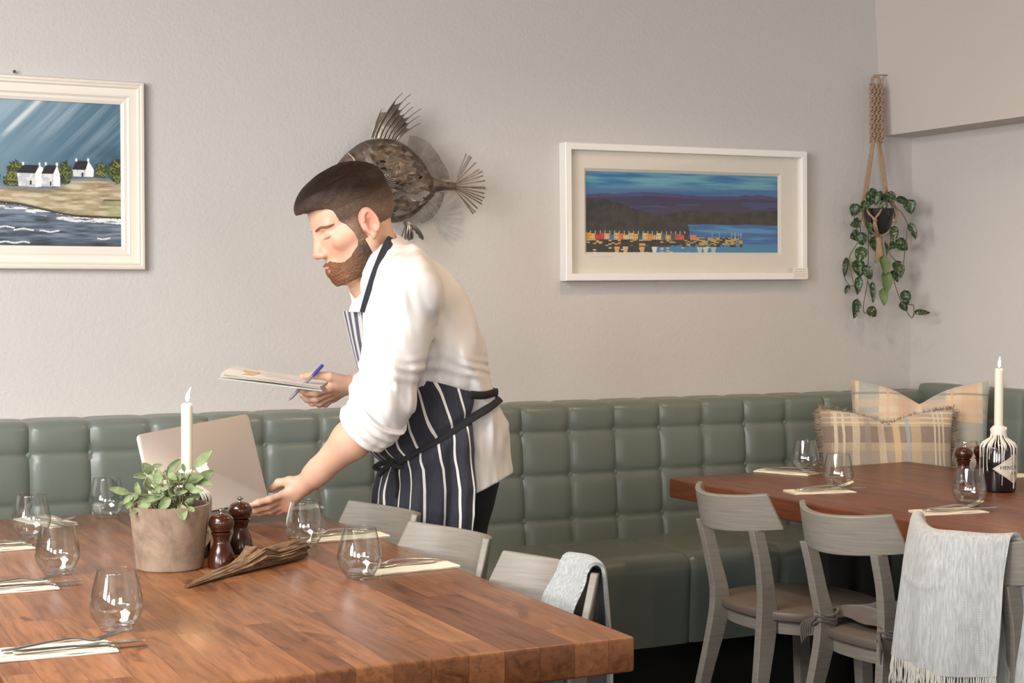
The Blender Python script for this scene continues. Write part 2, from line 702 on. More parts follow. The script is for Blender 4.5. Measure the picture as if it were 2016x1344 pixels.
bq = thing('banquette', 'long grey-green buttoned leather banquette running along the back wall into the corner', 'bench seat', (1.8, 4.4, 0))
BO = Vector((1.8, 4.4, 0))
old_cols = [2.498 - 0.1925 * k for k in range(17, 0, -1)] + [2.498 + 0.1945 * k for k in range(0, 11)]
COLS = [c * 0.9 for c in old_cols]
ZTOP, ZSEAT = 0.951, 0.489
ROWS = [0.8515, 0.711, 0.566]


def pill(u, p=2.6):
    return max(0.0, 1 - abs(2 * u - 1) ** p) ** 0.62


def tuft(s, z, cols, rows, ztop, zbot):
    """bulge of the padding at (s, z)"""
    import bisect
    i = bisect.bisect_right(cols, s)
    if i == 0 or i == len(cols):
        return 0.012
    c0, c1 = cols[i - 1], cols[i]
    u = (s - c0) / (c1 - c0)
    edges = [zbot - 0.10] + rows[::-1] + [ztop + 0.16]
    j = bisect.bisect_right(edges, z)
    j = min(max(j, 1), len(edges) - 1)
    v = (z - edges[j - 1]) / (edges[j] - edges[j - 1])
    # seams bow a little away from the buttons
    pu = pill(u, 5.5)
    pv = pill(v, 7.0)
    h = 0.0165 * pu * (0.45 + 0.55 * pv) + 0.003 * (1 - (2 * u - 1) ** 2) * (1 - (2 * v - 1) ** 2)
    for cz in rows:
        for cc in (c0, c1):
            d2 = ((s - cc) ** 2 + (z - cz) ** 2) / (0.022 ** 2)
            if d2 < 9: h -= 0.007 * math.exp(-d2)
    return h


def backrest_mesh(s0, s1, cols, rows, ztop, place):
    b = MB()
    ns = int((s1 - s0) / 0.0085)
    # path in (depth d out of the wall, z): from the seat up the face, over the rounded top, back to the wall
    path = []
    for k in range(62):
        z = ZSEAT - 0.05 + (ztop - 0.035 - (ZSEAT - 0.05)) * k / 61
        path.append((0.0, z, 1.0))
    for k in range(1, 13):
        a = math.pi / 2 * k / 12
        path.append((1 - math.cos(a), ztop - 0.035 + 0.035 * math.sin(a), math.cos(a)))
    path.append((2.0, ztop - 0.001, 0.0))
    V = []
    for (q, z, w) in path:
        for i in range(ns + 1):
            s = s0 + (s1 - s0) * i / ns
            t = tuft(s, z, cols, rows, ztop, ZSEAT)
            lean = 0.135 + 0.035 * (ztop - z) / (ztop - ZSEAT)
            if q == 0.0: d, zz = lean + t, z
            elif q <= 1.0: d, zz = lean + t - (q * 0.035) * 1.1, z + (t - 0.025) * (0.35 * math.sin(min(1, q) * math.pi / 2))
            else: d, zz = 0.002, z + (t - 0.025) * 0.3
            V.append(place(s, d, zz))
    w = ns + 1
    F_ = [[j * w + i, j * w + i + 1, (j + 1) * w + i + 1, (j + 1) * w + i] for j in range(len(path) - 1) for i in range(ns)]
    # close the ends and the back
    b.add(V, F_)
    for i in (0, ns):
        ring = [j * w + i for j in range(len(path))]
        base = len(b.v)
        b.add([place(s0 + (s1 - s0) * i / ns, 0.002, ZSEAT - 0.05)], [])
        b.f.append(ring + [base]); b.m.append(0)
    return b


pb = lambda s, d, z: Vector((s, RY1 - d, z)) - BO
pr = lambda s, d, z: Vector((RX1 - d * 0.42, RY1 - 0.004 - s, z)) - BO
o = obj('backrest', backrest_mesh(-0.34, 3.975, COLS, ROWS, ZTOP, pb), M_LEA, bq, 60)
RCOLS = [0.12 + 0.175 * k for k in range(0, 9)]
ROWS_R = [r + 0.02 for r in ROWS]
obj('backrest', backrest_mesh(0.115, 1.5, [-0.05] + RCOLS, ROWS_R, ZTOP + 0.03, pr), M_LEA, bq, 60)


def button(at, nrm):
    b = MB()
    b.lathe([(0, 0.0050), (0.005, 0.0047), (0.009, 0.0032), (0.0112, 0.0008), (0.0115, -0.002), (0.011, -0.006), (0, -0.006)], 20)
    q = Vector(nrm).to_track_quat('Z', 'Y').to_matrix().to_4x4()
    b.xform(Matrix.Translation(at) @ q)
    return b


bt_proto = None
for z in ROWS:
    for s in COLS:
        if not (0.55 < s < 3.6) or (z < 0.6 and s < 1.25): continue
        lean = 0.135 + 0.035 * (ZTOP - z) / (ZTOP - ZSEAT)
        at = pb(s, lean + tuft(s, z, COLS, ROWS, ZTOP, ZSEAT) + 0.002, z)
        if bt_proto is None:
            bt_proto = obj('button', button(Vector((0, 0, 0)), (0, -1, 0.06)), M_BTN, bq, 60)
            bt_proto.location = at
        else:
            c = bt_proto.copy(); COL.objects.link(c); c.parent = bq; c.location = at

SEAMS = [2.56 * 0.9 + 0.349 * k for k in range(-9, 5)]


def seat_mesh():
    b = MB()
    s0, s1 = -0.34, 3.83
    ns = int((s1 - s0) / 0.011)
    YB, YF = 4.545, 4.135
    path = []           # (y, z, normal y, normal z)
    for k in range(13): path.append((YB + (YF + 0.05 - YB) * k / 12, ZSEAT, 0, 1))
    for k in range(1, 10):
        a = math.pi / 2 * k / 9
        path.append((YF + 0.05 - 0.05 * math.sin(a), ZSEAT - 0.05 + 0.05 * math.cos(a), -math.sin(a), math.cos(a)))
    for k in range(1, 10): path.append((YF + 0.012 * k / 9, ZSEAT - 0.05 - 0.235 * k / 9, -1, 0))
    path.append((YF + 0.05, ZSEAT - 0.29, 0, -1))
    path.append((YB, ZSEAT - 0.29, 0, -1))
    V = []
    for q, (y, z, ny, nz) in enumerate(path):
        for i in range(ns + 1):
            s = s0 + (s1 - s0) * i / ns
            dmin = min(abs(s - c) for c in SEAMS)
            wav = 0.0
            h = -0.008 * math.exp(-(dmin / 0.010) ** 2) + 0.004 * min(1, dmin / 0.12)
            if q > 30: h = 0
            V.append(Vector((s, y + ny * h, z + nz * h)) - BO)
    w = ns + 1
    b.add(V, [[j * w + i, (j + 1) * w + i, (j + 1) * w + i + 1, j * w + i + 1] for j in range(len(path) - 1) for i in range(ns)])
    for i in (0, ns):
        b.f.append([j * w + i for j in range(len(path))]); b.m.append(0)
    return b


obj('seat', seat_mesh(), M_LEA, bq, 50)
b = MB(); b.box(Vector((3.42, 2.9, ZSEAT - 0.29)) - BO, Vector((3.83, 4.13, ZSEAT)) - BO, 0.045, 5)
obj('seat', b, M_LEA, bq, 50)
b = MB(); b.box(Vector((-0.34, 4.23, 0)) - BO, Vector((3.9, 4.56, ZSEAT - 0.29)) - BO)
b.box(Vector((3.5, 2.95, 0)) - BO, Vector((3.85, 4.23, ZSEAT - 0.29)) - BO)
obj('plinth', b, M_BLACK, bq)

# ------------------------------------------------------------------ tables
WOOD_A = [(0.0, lin((116, 73, 45))), (0.25, lin((140, 91, 57))), (0.5, lin((150, 99, 63))), (0.75, lin((129, 82, 51))), (1.0, lin((162, 110, 72)))]
WOOD_B = [(0.0, lin((98, 54, 33))), (0.5, lin((116, 64, 39))), (1.0, lin((128, 75, 45)))]
M_TABLE_A = wood_staves('oiled_block_wood', 0.062, 0.46, WOOD_A, 0.31)
M_TABLE_B = wood_staves('oiled_plank_wood', 0.105, 1.9, WOOD_B, 0.36, seam=0.35, knots=False)


def table(label, loc, sx, sy, m, th=0.058, rz=0.0):
    t = thing('dining_table', label, 'table', loc, rz)
    b = MB(); b.box((-sx / 2, -sy / 2, 0.75 - th), (sx / 2, sy / 2, 0.75), 0.005, 3)
    obj('tabletop', b, m, t, 30)
    for ex in (-1, 1):
        for ey in (-1, 1):
            b = MB(); b.box((ex * (sx / 2 - 0.42) - 0.04, ey * (sy / 2 - 0.25) - 0.04, 0), (ex * (sx / 2 - 0.42) + 0.04, ey * (sy / 2 - 0.25) + 0.04, 0.75 - th), 0.004)
            obj('leg', b, M_BLACK, t, 30)
    return t


T1 = (0.315, 1.283, 2.172, 4.003)       # x0 x1 y0 y1
T2 = (2.543, 3.516, 2.15, 4.045)
table('large brown wooden block table in front with the potted sage on it', ((T1[0] + T1[1]) / 2, (T1[2] + T1[3]) / 2, 0), T1[1] - T1[0], T1[3] - T1[2], M_TABLE_A)
table('brown wooden plank table by the corner cushions, grey chairs along its side', ((T2[0] + T2[1]) / 2, (T2[2] + T2[3]) / 2, 0), T2[1] - T2[0], T2[3] - T2[2], M_TABLE_B, rz=0.055)

# ------------------------------------------------------------------ chairs (local: faces +x, origin on the floor)
def chair_mat():
    m, nt, N, L, P = NT('grey_stained_wood')
    v = mapped(nt, (3, 3, 60))
    f = noise_tex(nt, v, 3.0, 5, 0.6, 0.4)
    L.new(ramp(nt, f, [(0.3, lin((124, 117, 107))), (0.55, lin((136, 129, 119))), (0.75, lin((146, 139, 129)))]), P.inputs['Base Color'])
    P.inputs['Roughness'].default_value = 0.4
    L.new(bump(nt, f, 0.08, 0.002), P.inputs['Normal'])
    return m


M_CHAIR = chair_mat()
M_SEATC = mat('worn_chair_seat', lin((103, 96, 87)), 0.45, var=(7, lin((106, 94, 82)), 2.0), bmp=(40, 0.1, 0.002))
SEATZ = 0.493


def chair(label, loc, rz, group):
    t = thing('dining_chair', label, 'chair', loc, rz, group)

    def outline(r, n=48, sq=2.5):
        pts = []
        for k in range(n):
            a = 2 * math.pi * k / n
            ca, sa = math.cos(a), math.sin(a)
            pts.append((r[0] * math.copysign(abs(ca) ** (2 / sq), ca) + 0.03, r[1] * math.copysign(abs(sa) ** (2 / sq), sa)))
        return pts
    b = MB(); b.prism(outline((0.198, 0.205)), SEATZ - 0.024, SEATZ, bevel=0.006)
    obj('seat', b, M_SEATC, t, 40)
    b = MB(); b.prism(outline((0.180, 0.187)), SEATZ - 0.060, SEATZ - 0.024)
    obj('seat_frame', b, M_CHAIR, t, 40)

    def back(u, v):
        hw = 0.171 - 0.020 * v
        y = (2 * u - 1) * hw
        z = 0.698 + 0.094 * v + 0.50 * y * y
        x = -0.246 - 0.018 * v + 3.3 * y * y
        return (x, y, z)
    b = MB(); b.slab(back, 28, 8, 0.015)
    bo = obj('backrest', b, M_CHAIR, t, 50)
    md = bo.modifiers.new('soft_edges', 'BEVEL'); md.width = 0.003; md.segments = 2; md.limit_method = 'ANGLE'; md.angle_limit = math.radians(60)
    for sgn in (-1, 1):
        P_ = catmull([(-0.228, sgn * 0.142, 0.0), (-0.202, sgn * 0.129, 0.22), (-0.156, sgn * 0.106, 0.465), (-0.172, sgn * 0.115, 0.60), (-0.199, sgn * 0.119, 0.706)], 6)
        n = len(P_)
        rings = []
        for i, p in enumerate(P_):
            q = i / (n - 1)
            hx = 0.0175 + 0.0085 * math.exp(-((p.z - 0.45) / 0.12) ** 2)
            hy = 0.012
            rings.append([(p.x - hx, p.y - hy, p.z), (p.x + hx, p.y - hy, p.z), (p.x + hx, p.y + hy, p.z), (p.x - hx, p.y + hy, p.z)])
        b = MB(); b.loft(rings)
        lo = obj('leg', b, M_CHAIR, t, 35)
        md = lo.modifiers.new('soft_edges', 'BEVEL'); md.width = 0.0018; md.segments = 2; md.limit_method = 'ANGLE'; md.angle_limit = math.radians(50)
    for sgn in (-1, 1):
        b = MB()
        b.loft([[(0.135 + 0.02 * (1 - k) - h, sgn * (0.128 + 0.012 * (1 - k)) - h, z), (0.135 + 0.02 * (1 - k) + h, sgn * (0.128 + 0.012 * (1 - k)) - h, z),
                 (0.135 + 0.02 * (1 - k) + h, sgn * (0.128 + 0.012 * (1 - k)) + h, z), (0.135 + 0.02 * (1 - k) - h, sgn * (0.128 + 0.012 * (1 - k)) + h, z)]
                for (k, z, h) in ((0, 0, 0.013), (1, SEATZ - 0.026, 0.019))])
        obj('leg', b, M_CHAIR, t, 35)
    return t


GR = 'grey chairs along the corner table'
GL = 'grey chairs along the right side of the front table'
ch = chair('grey wooden chair with bare seat nearest the banquette, at the corner table', (2.486, 3.393, 0), 0.02, GR)
dup(ch, (2.516, 2.977, 0), 0.10, 'grey wooden chair with a tied-on seat cushion at the corner table', GR)
dup(ch, (2.516, 2.555, 0), 0.08, 'grey wooden chair under the pale fringed throw at the corner table', GR)
dup(ch, (1.144, 3.408, 0), math.pi + 0.17, 'grey wooden chair in front of the man, farthest along the front table', GL)
dup(ch, (1.144, 3.018, 0), math.pi + 0.17, 'middle grey wooden chair at the front table, right below the striped apron', GL)
dup(ch, (1.154, 2.574, 0), math.pi + 0.13, 'grey wooden chair with a grey throw over its back at the front table', GL)
# ------------------------------------------------------------------ glasses, napkins, cutlery
def tabletop_at(x, y):               # survey x, y to a point on the table tops
    p = W(x, y, 0.75)
    p.z = 0.75
    return p


M_GLASS = thin_glass('clear_tumbler_glass', (0.955, 0.97, 0.965), 1.85)


def solid_glass(name):
    m, nt, N, L, P = NT(name)
    P.inputs['Base Color'].default_value = (0.97, 0.99, 0.98, 1)
    P.inputs['Transmission Weight'].default_value = 1.0
    P.inputs['Roughness'].default_value = 0.0
    P.inputs['IOR'].default_value = 1.45
    return m


M_GBASE = thin_glass('thick_glass_base', (0.96, 0.97, 0.965), 2.3)
M_SILVER = mat('polished_cutlery', (0.72, 0.70, 0.67), 0.2, 1.0, var=(30, (0.52, 0.50, 0.47), 1.0))
M_NAPKIN = mat('cream_paper_napkin', lin((236, 226, 204)), 0.85, bmp=(260, 0.15, 0.001))


def tumbler_mesh():
    b = MB()
    outer = [(0.0285, 0.006), (0.0335, 0.0135), (0.0395, 0.023), (0.0432, 0.033), (0.0442, 0.041), (0.0430, 0.053), (0.0398, 0.069), (0.0360, 0.085), (0.0322, 0.100)]
    o = [(p.x, p.y) for p in catmull([Vector((r, z, 0)) for r, z in outer], 4)]
    n = len(o)
    inner = [(r - 0.0011, max(z, 0.0125)) for r, z in o[::-1]]
    inner = [(r, z) for r, z in inner if z > 0.0125]
    prof = o + [(0.0320, 0.1007), (0.0312, 0.1004)] + inner
    b.lathe(prof, 48, caps=False, mi=0)
    b.lathe([(0, 0.0003), (0.024, 0.0), (0.0268, 0.0012), (0.0282, 0.0045), (0.0286, 0.0062), (0.0325, 0.0122), (0.026, 0.0112), (0.014, 0.0090), (0, 0.0086)], 48, mi=1)
    return b


GLASSES = [
    ((0.592, 2.885), 'stemless glass nearest the camera, lower left on the front table'),
    ((0.594, 3.520), 'stemless glass left of the plant pot, second glass from the front on the left side'),
    ((0.624, 4.080), 'stemless glass at the left frame edge of the front table, third from the front'),
    ((0.870, 4.355), 'stemless glass behind and left of the sage pot near the far table edge'),
    ((1.210, 3.648), 'stemless glass right of the driftwood, below the reaching hand'),
    ((1.180, 3.180), 'stemless glass by the middle grey chair, right side of the front table'),
    ((1.197, 4.264), 'stemless glass half hidden behind the two pepper mills and the laptop'),
    ((3.303, 4.425), 'stemless glass on the corner table in front of the fringed cushion, farther left one'),
    ((3.115, 3.998), 'stemless glass on the corner table behind the chair with the tied cushion'),
    ((3.203, 3.495), 'stemless glass on the corner table in front of the dark bottle'),
    ((3.780, 4.140), 'stemless glass on the corner table behind the lone pepper mill'),
]
g0 = None
for (x, y), lb in GLASSES:
    p = tabletop_at(x, y)
    if g0 is None:
        g0 = obj('tumbler', tumbler_mesh(), [M_GLASS, M_GBASE], None, 60)
        tag(g0, lb, 'glass', 'stemless glasses on the tables')
        g0.location = p
    else:
        dup(g0, p, 0.0, lb)


def napkin_mesh():
    b = MB()
    L_, B_ = 0.188, 0.078

    def layer(z, y0, y1, amp, ph, x1=L_):
        def f(u, v):
            x = -L_ / 2 + x1 * u
            y = y0 + (y1 - y0) * v
            return (x, y, z + amp * math.sin(u * 7 + ph) * (1 - v) + amp * 0.5 * math.sin(u * 15 + ph * 2))
        b.slab(f, 26, 6, 0.0009)
    layer(0.0009, -B_ / 2, B_ / 2, 0.0002, 0.3)
    layer(0.0024, -B_ / 2 + 0.001, B_ / 2 - 0.004, 0.0004, 1.0)
    layer(0.0040, -B_ / 2 + 0.004, B_ / 2 - 0.002, 0.0006, 2.2, L_ - 0.006)
    layer(0.0056, -B_ / 2 + 0.020, B_ / 2, 0.0006, 2.9, L_ - 0.012)
    # rounded fold along the two long edges
    b.tube([(-L_ / 2 + L_ * k / 20, -B_ / 2 + 0.001, 0.0021 + 0.0005 * math.sin(k * 0.8)) for k in range(21)], 0.0017, 8)
    b.tube([(-L_ / 2 + (L_ - 0.01) * k / 20, B_ / 2 - 0.001, 0.0035 + 0.0005 * math.sin(k * 0.9)) for k in range(21)], 0.0024, 8)
    return b


def knife_mesh():
    b = MB()
    S = [(0, .004, .0022), (.004, .0062, .0034), (.03, .0068, .0034), (.075, .0052, .0030), (.092, .0046, .0030), (.100, .0068, .0016), (.125, .0086, .0011), (.165, .0090, .0010), (.188, .0072, .0009), (.199, .0035, .0008), (.202, .0010, .0006)]
    rings = []
    for (x, w, h) in S:
        c = 0.0 if x < .095 else 0.0018
        rings.append([(x, c + w * math.cos(a), h * math.sin(a)) for a in [2 * math.pi * k / 14 for k in range(14)]])
    b.loft(rings)
    return b


def fork_mesh():
    b = MB()
    S = [(0, .0045, .0014, 0), (.003, .0085, .0018, 0), (.03, .0075, .0018, .0025), (.07, .0045, .0020, .006), (.105, .0030, .0021, .0075), (.120, .0036, .0019, .0058), (.131, .0078, .0014, .0030), (.140, .0108, .0012, .0020), (.150, .0115, .0011, .0028)]
    b.loft([[(x, w * math.cos(a), z + h * math.sin(a)) for a in [2 * math.pi * k / 14 for k in range(14)]] for (x, w, h, z) in S])
    for k in range(4):
        y = -0.0096 + 0.0064 * k
        b.tube(catmull([(.147, y, .0026), (.160, y, .0050), (.176, y, .0098), (.190, y * 0.97, .0165)], 4), [.0021, .0021, .0021, .0021, .002, .002, .002, .0019, .0018, .0017, .0016, .0013, .0008], 8, flat=0.55, up=(0, 1, 0))
    return b


SETTINGS = [   # survey centre of the napkin, direction from handle to tip, words
    (0.455, 2.745, -0.05, 'nearest the camera, lower left'),
    (0.462, 3.375, -0.02, 'just left of the plant pot, second from the front'),
    (0.500, 3.930, 0.02, 'at the left frame edge, third from the front'),
    (0.700, 4.330, -1.25, 'at the far left end of the front table'),
    (1.366, 4.300, math.pi, 'under the reaching hand'),
    (1.342, 3.722, math.pi + 0.03, 'right of the glass below the reaching hand'),
    (1.322, 3.236, math.pi + 0.06, 'by the middle grey chair, front table'),
    (3.215, 4.415, -1.10, 'farthest on the corner table, near the banquette'),
    (2.995, 3.935, -0.18, 'behind the chair with the tied cushion'),
    (3.045, 3.405, -0.14, 'above the pale fringed throw'),
    (3.80, 3.985, math.pi, 'right of the dark bottle, at the frame edge'),
]
nap0 = kn0 = fk0 = None
for x, y, rz, words in SETTINGS:
    p = tabletop_at(x, y)
    ca, sa = math.cos(rz), math.sin(rz)
    hand = -1 if abs(rz) < 2 else 1
    at = lambda lx, ly, z: Vector((p.x + lx * ca - ly * sa, p.y + lx * sa + ly * ca, p.z + z))
    kl, kr = (at(-0.062, -0.016, 0.0098), rz + 0.03) if hand < 0 else (at(-0.062, -0.012, 0.0098), rz + 0.02)
    fl, fr = (at(-0.078, -0.004, 0.0108), rz + 0.10) if hand < 0 else (at(-0.084, -0.024, 0.0112), rz + 0.03)
    if nap0 is None:
        nap0 = tag(obj('napkin', napkin_mesh(), M_NAPKIN, None, 50), 'folded cream paper napkin ' + words, 'napkin', 'napkins on the tables')
        kn0 = tag(obj('table_knife', knife_mesh(), M_SILVER, None, 50), 'silver table knife on the napkin ' + words, 'knife', 'knives on the napkins')
        fk0 = tag(obj('table_fork', fork_mesh(), M_SILVER, None, 50), 'silver table fork on the napkin ' + words, 'fork', 'forks on the napkins')
        for o, l, r in ((nap0, p, rz), (kn0, kl, kr), (fk0, fl, fr)):
            o.location = l
            o.rotation_euler = (0, 0, r)
    else:
        dup(nap0, p, rz, 'folded cream paper napkin ' + words)
        dup(kn0, kl, kr, 'silver table knife on the napkin ' + words)
        dup(fk0, fl, fr, 'silver table fork on the napkin ' + words)

# ------------------------------------------------------------------ pepper mills
M_MILL = mat('dark_mahogany_gloss', (0.030, 0.0085, 0.004), 0.2, var=(9, (0.075, 0.019, 0.007), 1.6), coat=0.3)
M_STEEL = mat('dull_steel', (0.36, 0.34, 0.31), 0.3, 1.0)


def mill(label, loc, rz=0.0):
    t = thing('pepper_mill', label, 'pepper mill', loc, rz, 'wooden pepper mills')
    b = MB()
    pr_ = [(0.0275, 0), (0.0285, 0.006), (0.0275, 0.016), (0.0245, 0.030), (0.0190, 0.044), (0.0165, 0.054), (0.0180, 0.064), (0.0212, 0.0695), (0.0215, 0.072)]
    b.lathe([(0, 0)] + [(q.x, q.y) for q in catmull([Vector((r, z, 0)) for r, z in pr_], 5)] + [(0.018, 0.0735), (0, 0.0735)], 40)
    obj('body', b, M_MILL, t, 50)
    b = MB()
    ph = [(0.0180, 0.0742), (0.0212, 0.0760), (0.0216, 0.0790), (0.0248, 0.0850), (0.0258, 0.0915), (0.0245, 0.0985), (0.0195, 0.1055), (0.010, 0.1095)]
    b.lathe([(0, 0.0742)] + [(q.x, q.y) for q in catmull([Vector((r, z, 0)) for r, z in ph], 5)] + [(0, 0.1100)], 40)
    obj('head', b, M_MILL, t, 50)
    b = MB()
    b.lathe([(0.0058, 0.1088), (0.0040, 0.1105), (0.0032, 0.1130), (0.0036, 0.1150), (0.0062, 0.1158), (0.0070, 0.1180), (0.0060, 0.1200), (0.0030, 0.1210), (0, 0.1212)], 20)
    obj('finial', b, M_STEEL, t, 50)
    return t


m0 = mill('dark wooden pepper mill beside the plant pot, left and nearer one of the pair', tabletop_at(0.945, 3.447))
dup(m0, tabletop_at(1.040, 3.625), 1.2, 'dark wooden pepper mill right of its twin, behind the driftwood')
dup(m0, tabletop_at(3.548, 3.900), 0.5, 'reddish wooden pepper mill behind a glass on the corner table, left of the bottle')
dup(m0, tabletop_at(3.655, 3.930), 2.1, 'dark pepper mill hidden between the other mill and the bottle on the corner table')

# ------------------------------------------------------------------ gin bottles used as candle holders, candles
M_BOTTLE = mat('black_bottle_glass', (0.006, 0.006, 0.007), 0.07, var=(4, (0.010, 0.009, 0.009), 1.0), coat=0.5)
M_WAX = mat('white_wax', lin((234, 231, 225)), 0.45, var=(30, lin((228, 220, 206)), 1.0), bmp=(50, 0.2, 0.002))
M_WAX.node_tree.nodes['Principled BSDF'].inputs['Subsurface Weight'].default_value = 0.35
M_WAX.node_tree.nodes['Principled BSDF'].inputs['Subsurface Radius'].default_value = (0.01, 0.008, 0.006)
M_LABEL = mat('cream_bottle_label', lin((222, 214, 196)), 0.7, var=(25, lin((206, 198, 180)), 1.3))
M_INK = mat('dark_label_ink', (0.015, 0.014, 0.014), 0.6, var=(60, (0.03, 0.028, 0.026), 1.0))
M_INKG = mat('grey_label_ink', lin((150, 146, 134)), 0.7, var=(60, lin((165, 160, 148)), 1.0))
BR, BH = 0.0492, 0.131


def text_mesh(body, size):
    cu = bpy.data.curves.new('lettering', 'FONT')
    cu.body = body
    cu.size = size
    cu.align_x = 'CENTER'
    cu.align_y = 'CENTER'
    cu.resolution_u = 3
    o = bpy.data.objects.new('lettering', cu)
    COL.objects.link(o)
    dg = bpy.context.evaluated_depsgraph_get()
    dg.update()
    me = bpy.data.meshes.new_from_object(o.evaluated_get(dg))
    V = [v.co.copy() for v in me.vertices]
    Fs = [list(p.vertices) for p in me.polygons]
    bpy.data.objects.remove(o)
    bpy.data.curves.remove(cu)
    bpy.data.meshes.remove(me)
    return V, Fs


def bottle(label, loc, face, seed, candle_len, candle_label, flame_lean):
    rnd = random.Random(seed)
    t = thing('bottle', label, 'bottle', loc, face, 'dark bottles holding candles')
    b = MB()
    pf = [(0.040, 0.0), (0.0475, 0.003), (BR, 0.010), (BR, BH - 0.006), (BR - 0.002, BH), (0.043, BH + 0.005), (0.030, BH + 0.013), (0.020, BH + 0.020), (0.0165, BH + 0.028), (0.0160, BH + 0.038), (0.0185, BH + 0.039), (0.0185, BH + 0.045), (0.0125, BH + 0.046)]
    b.lathe([(0, 0.0)] + pf + [(0.012, BH + 0.030), (0, BH + 0.030)], 56)
    obj('glass_body', b, M_BOTTLE, t, 50)
    # diamond label wrapped on the cylinder, facing local -y
    a_, h_, zc = 0.066, 0.0435, 0.068

    def wrap(s, z, r=BR + 0.0005):
        th = s / BR - math.pi / 2
        return (r * math.cos(th), r * math.sin(th), z)

    def diamond(k, r):
        q = MB()
        q.slab(lambda u, v: wrap((2 * u - 1) * a_ * k * max(0.0, 1 - abs(2 * v - 1)) , zc + (2 * v - 1) * h_ * k, r), 24, 28, 0.0003)
        return q
    lb = obj('label', diamond(1.0, BR + 0.0004), M_LABEL, t, 60)
    q = MB()
    c_ = [(a_ * .93, 0), (0, h_ * .93), (-a_ * .93, 0), (0, -h_ * .93)]
    for i in range(4):
        A, B = c_[i], c_[(i + 1) % 4]
        q.tube([wrap(A[0] + (B[0] - A[0]) * k / 20, zc + A[1] + (B[1] - A[1]) * k / 20, BR + 0.0006) for k in range(21)], 0.0004, 6)
    # ornament: fine engraved scrolls above and below the name
    for s_ in (-1, 1):
        for j in range(7):
            r0 = 0.003 + 0.0022 * j
            cz = zc + s_ * 0.0225
            q.tube([wrap(min(max(r0 * math.cos(2 * math.pi * k / 24), -a_ * 0.8 * (1 - abs(0.0225 + r0 * math.sin(2 * math.pi * k / 24) * s_) / h_)), a_ * 0.8 * (1 - abs(0.0225 + r0 * math.sin(2 * math.pi * k / 24) * s_) / h_)),
                         cz + min(r0, 0.013) * math.sin(2 * math.pi * k / 24) * 0.8, BR + 0.0006) for k in range(24)], 0.00028, 5, closed=True)
    obj('ornament', q, M_INKG, lb, 60)
    q = MB()
    for body, size, cz, stretch in (("HENDRICK'S", 0.0150, zc + 0.003, 1.08), ('GIN', 0.0095, zc - 0.0125, 1.5)):
        V, Fs = text_mesh(body, size)
        q.add([wrap(v.x * stretch, cz + v.y, BR + 0.0008) for v in V], Fs)
        # small serifs' weight: the same letters a hair thicker
        q.add([wrap(v.x * stretch + 0.00035, cz + v.y, BR + 0.00075) for v in V], Fs)
    obj('lettering', q, M_INK, lb, None)
    # wax run down from the candle
    q = MB()
    q.lathe([(0.0215, BH + 0.030), (0.0225, BH + 0.040), (0.0205, BH + 0.049), (0.0165, BH + 0.054), (0.0125, BH + 0.056), (0.0125, BH + 0.040)], 24, caps=False)
    for i in range(46):
        th = 2 * math.pi * i / 46 + rnd.uniform(-.1, .1)
        ln = rnd.choice([0.08, 0.2, 0.45, 0.7, 0.95]) * rnd.uniform(.5, 1)
        path = [(0.0175, BH + 0.050), (0.0200, BH + 0.036), (0.0225, BH + 0.022), (0.032, BH + 0.0150), (0.0435, BH + 0.0065), (BR + 0.0008, BH - 0.004)]
        zz = BH - 0.004
        down = ln * 0.125
        for k in range(1, 6): path.append((BR + 0.0012, zz - down * k / 5))
        w0 = rnd.uniform(0.0006, 0.0015)
        rr = [w0 * 1.2, w0 * 1.3, w0 * 1.3, w0 * 1.8, w0 * 2.2, w0 * 1.4, w0 * .8, w0 * .7, w0 * .65, w0 * .75, w0 * .9]
        ph = rnd.uniform(0, 6)
        q.tube([(r * math.cos(th + 0.02 * math.sin(k + ph)), r * math.sin(th + 0.02 * math.sin(k + ph)), z) for k, (r, z) in enumerate(path)], rr, 8)
    for i in range(14):
        th = rnd.uniform(0, 6.28)
        z = BH + rnd.uniform(0.014, 0.05)
        r = 0.0185 + max(0, (BH + 0.024 - z)) * 0.8
        M = Matrix.Translation((r * math.cos(th), r * math.sin(th), z))
        bb = bmesh.new(); bmesh.ops.create_icosphere(bb, subdivisions=2, radius=rnd.uniform(0.003, 0.006)); bmesh.ops.transform(bb, matrix=M, verts=bb.verts[:]); q.bm(bb)
    obj('wax_drips', q, M_WAX, t, 60)
    # the candle stands in the neck: a thing of its own
    c = thing('candle', candle_label, 'candle', Vector(loc) + Vector((0, 0, BH + 0.0465)), 0, 'lit candles in bottles')
    q = MB()
    R = 0.0124
    q.lathe([(0, 0.0), (R * 0.9, 0.0), (R, 0.012), (R * 0.97, candle_len - 0.008), (R * 0.93, candle_len - 0.003), (R * 0.72, candle_len), (R * 0.5, candle_len - 0.003), (0, candle_len - 0.004)], 28)
    obj('wax', q, M_CANDLE, c, 50)
    q = MB(); q.tube([(0, 0, candle_len - 0.005), (0.0004, 0, candle_len + 0.002), (0.0015 * flame_lean, 0, candle_len + 0.007)], 0.0008, 8)
    obj('wick', q, M_INK, c)
    q = MB()
    fl = [(0.0, 0.0012), (0.004, 0.0034), (0.009, 0.0044), (0.014, 0.0040), (0.020, 0.0026), (0.026, 0.0012), (0.031, 0.0002)]
    q.tube([(flame_lean * (0.0005 + 9.0 * z * z), 0, candle_len + 0.003 + z) for z, r in fl], [r for z, r in fl], 14)
    obj('flame', q, M_FLAME, c, 80)
    d = bpy.data.lights.new('candle_glow', 'POINT')
    d.energy, d.color, d.shadow_soft_size = 0.25, (1.0, 0.62, 0.28), 0.008
    lo = bpy.data.objects.new('candle_glow', d)
    COL.objects.link(lo)
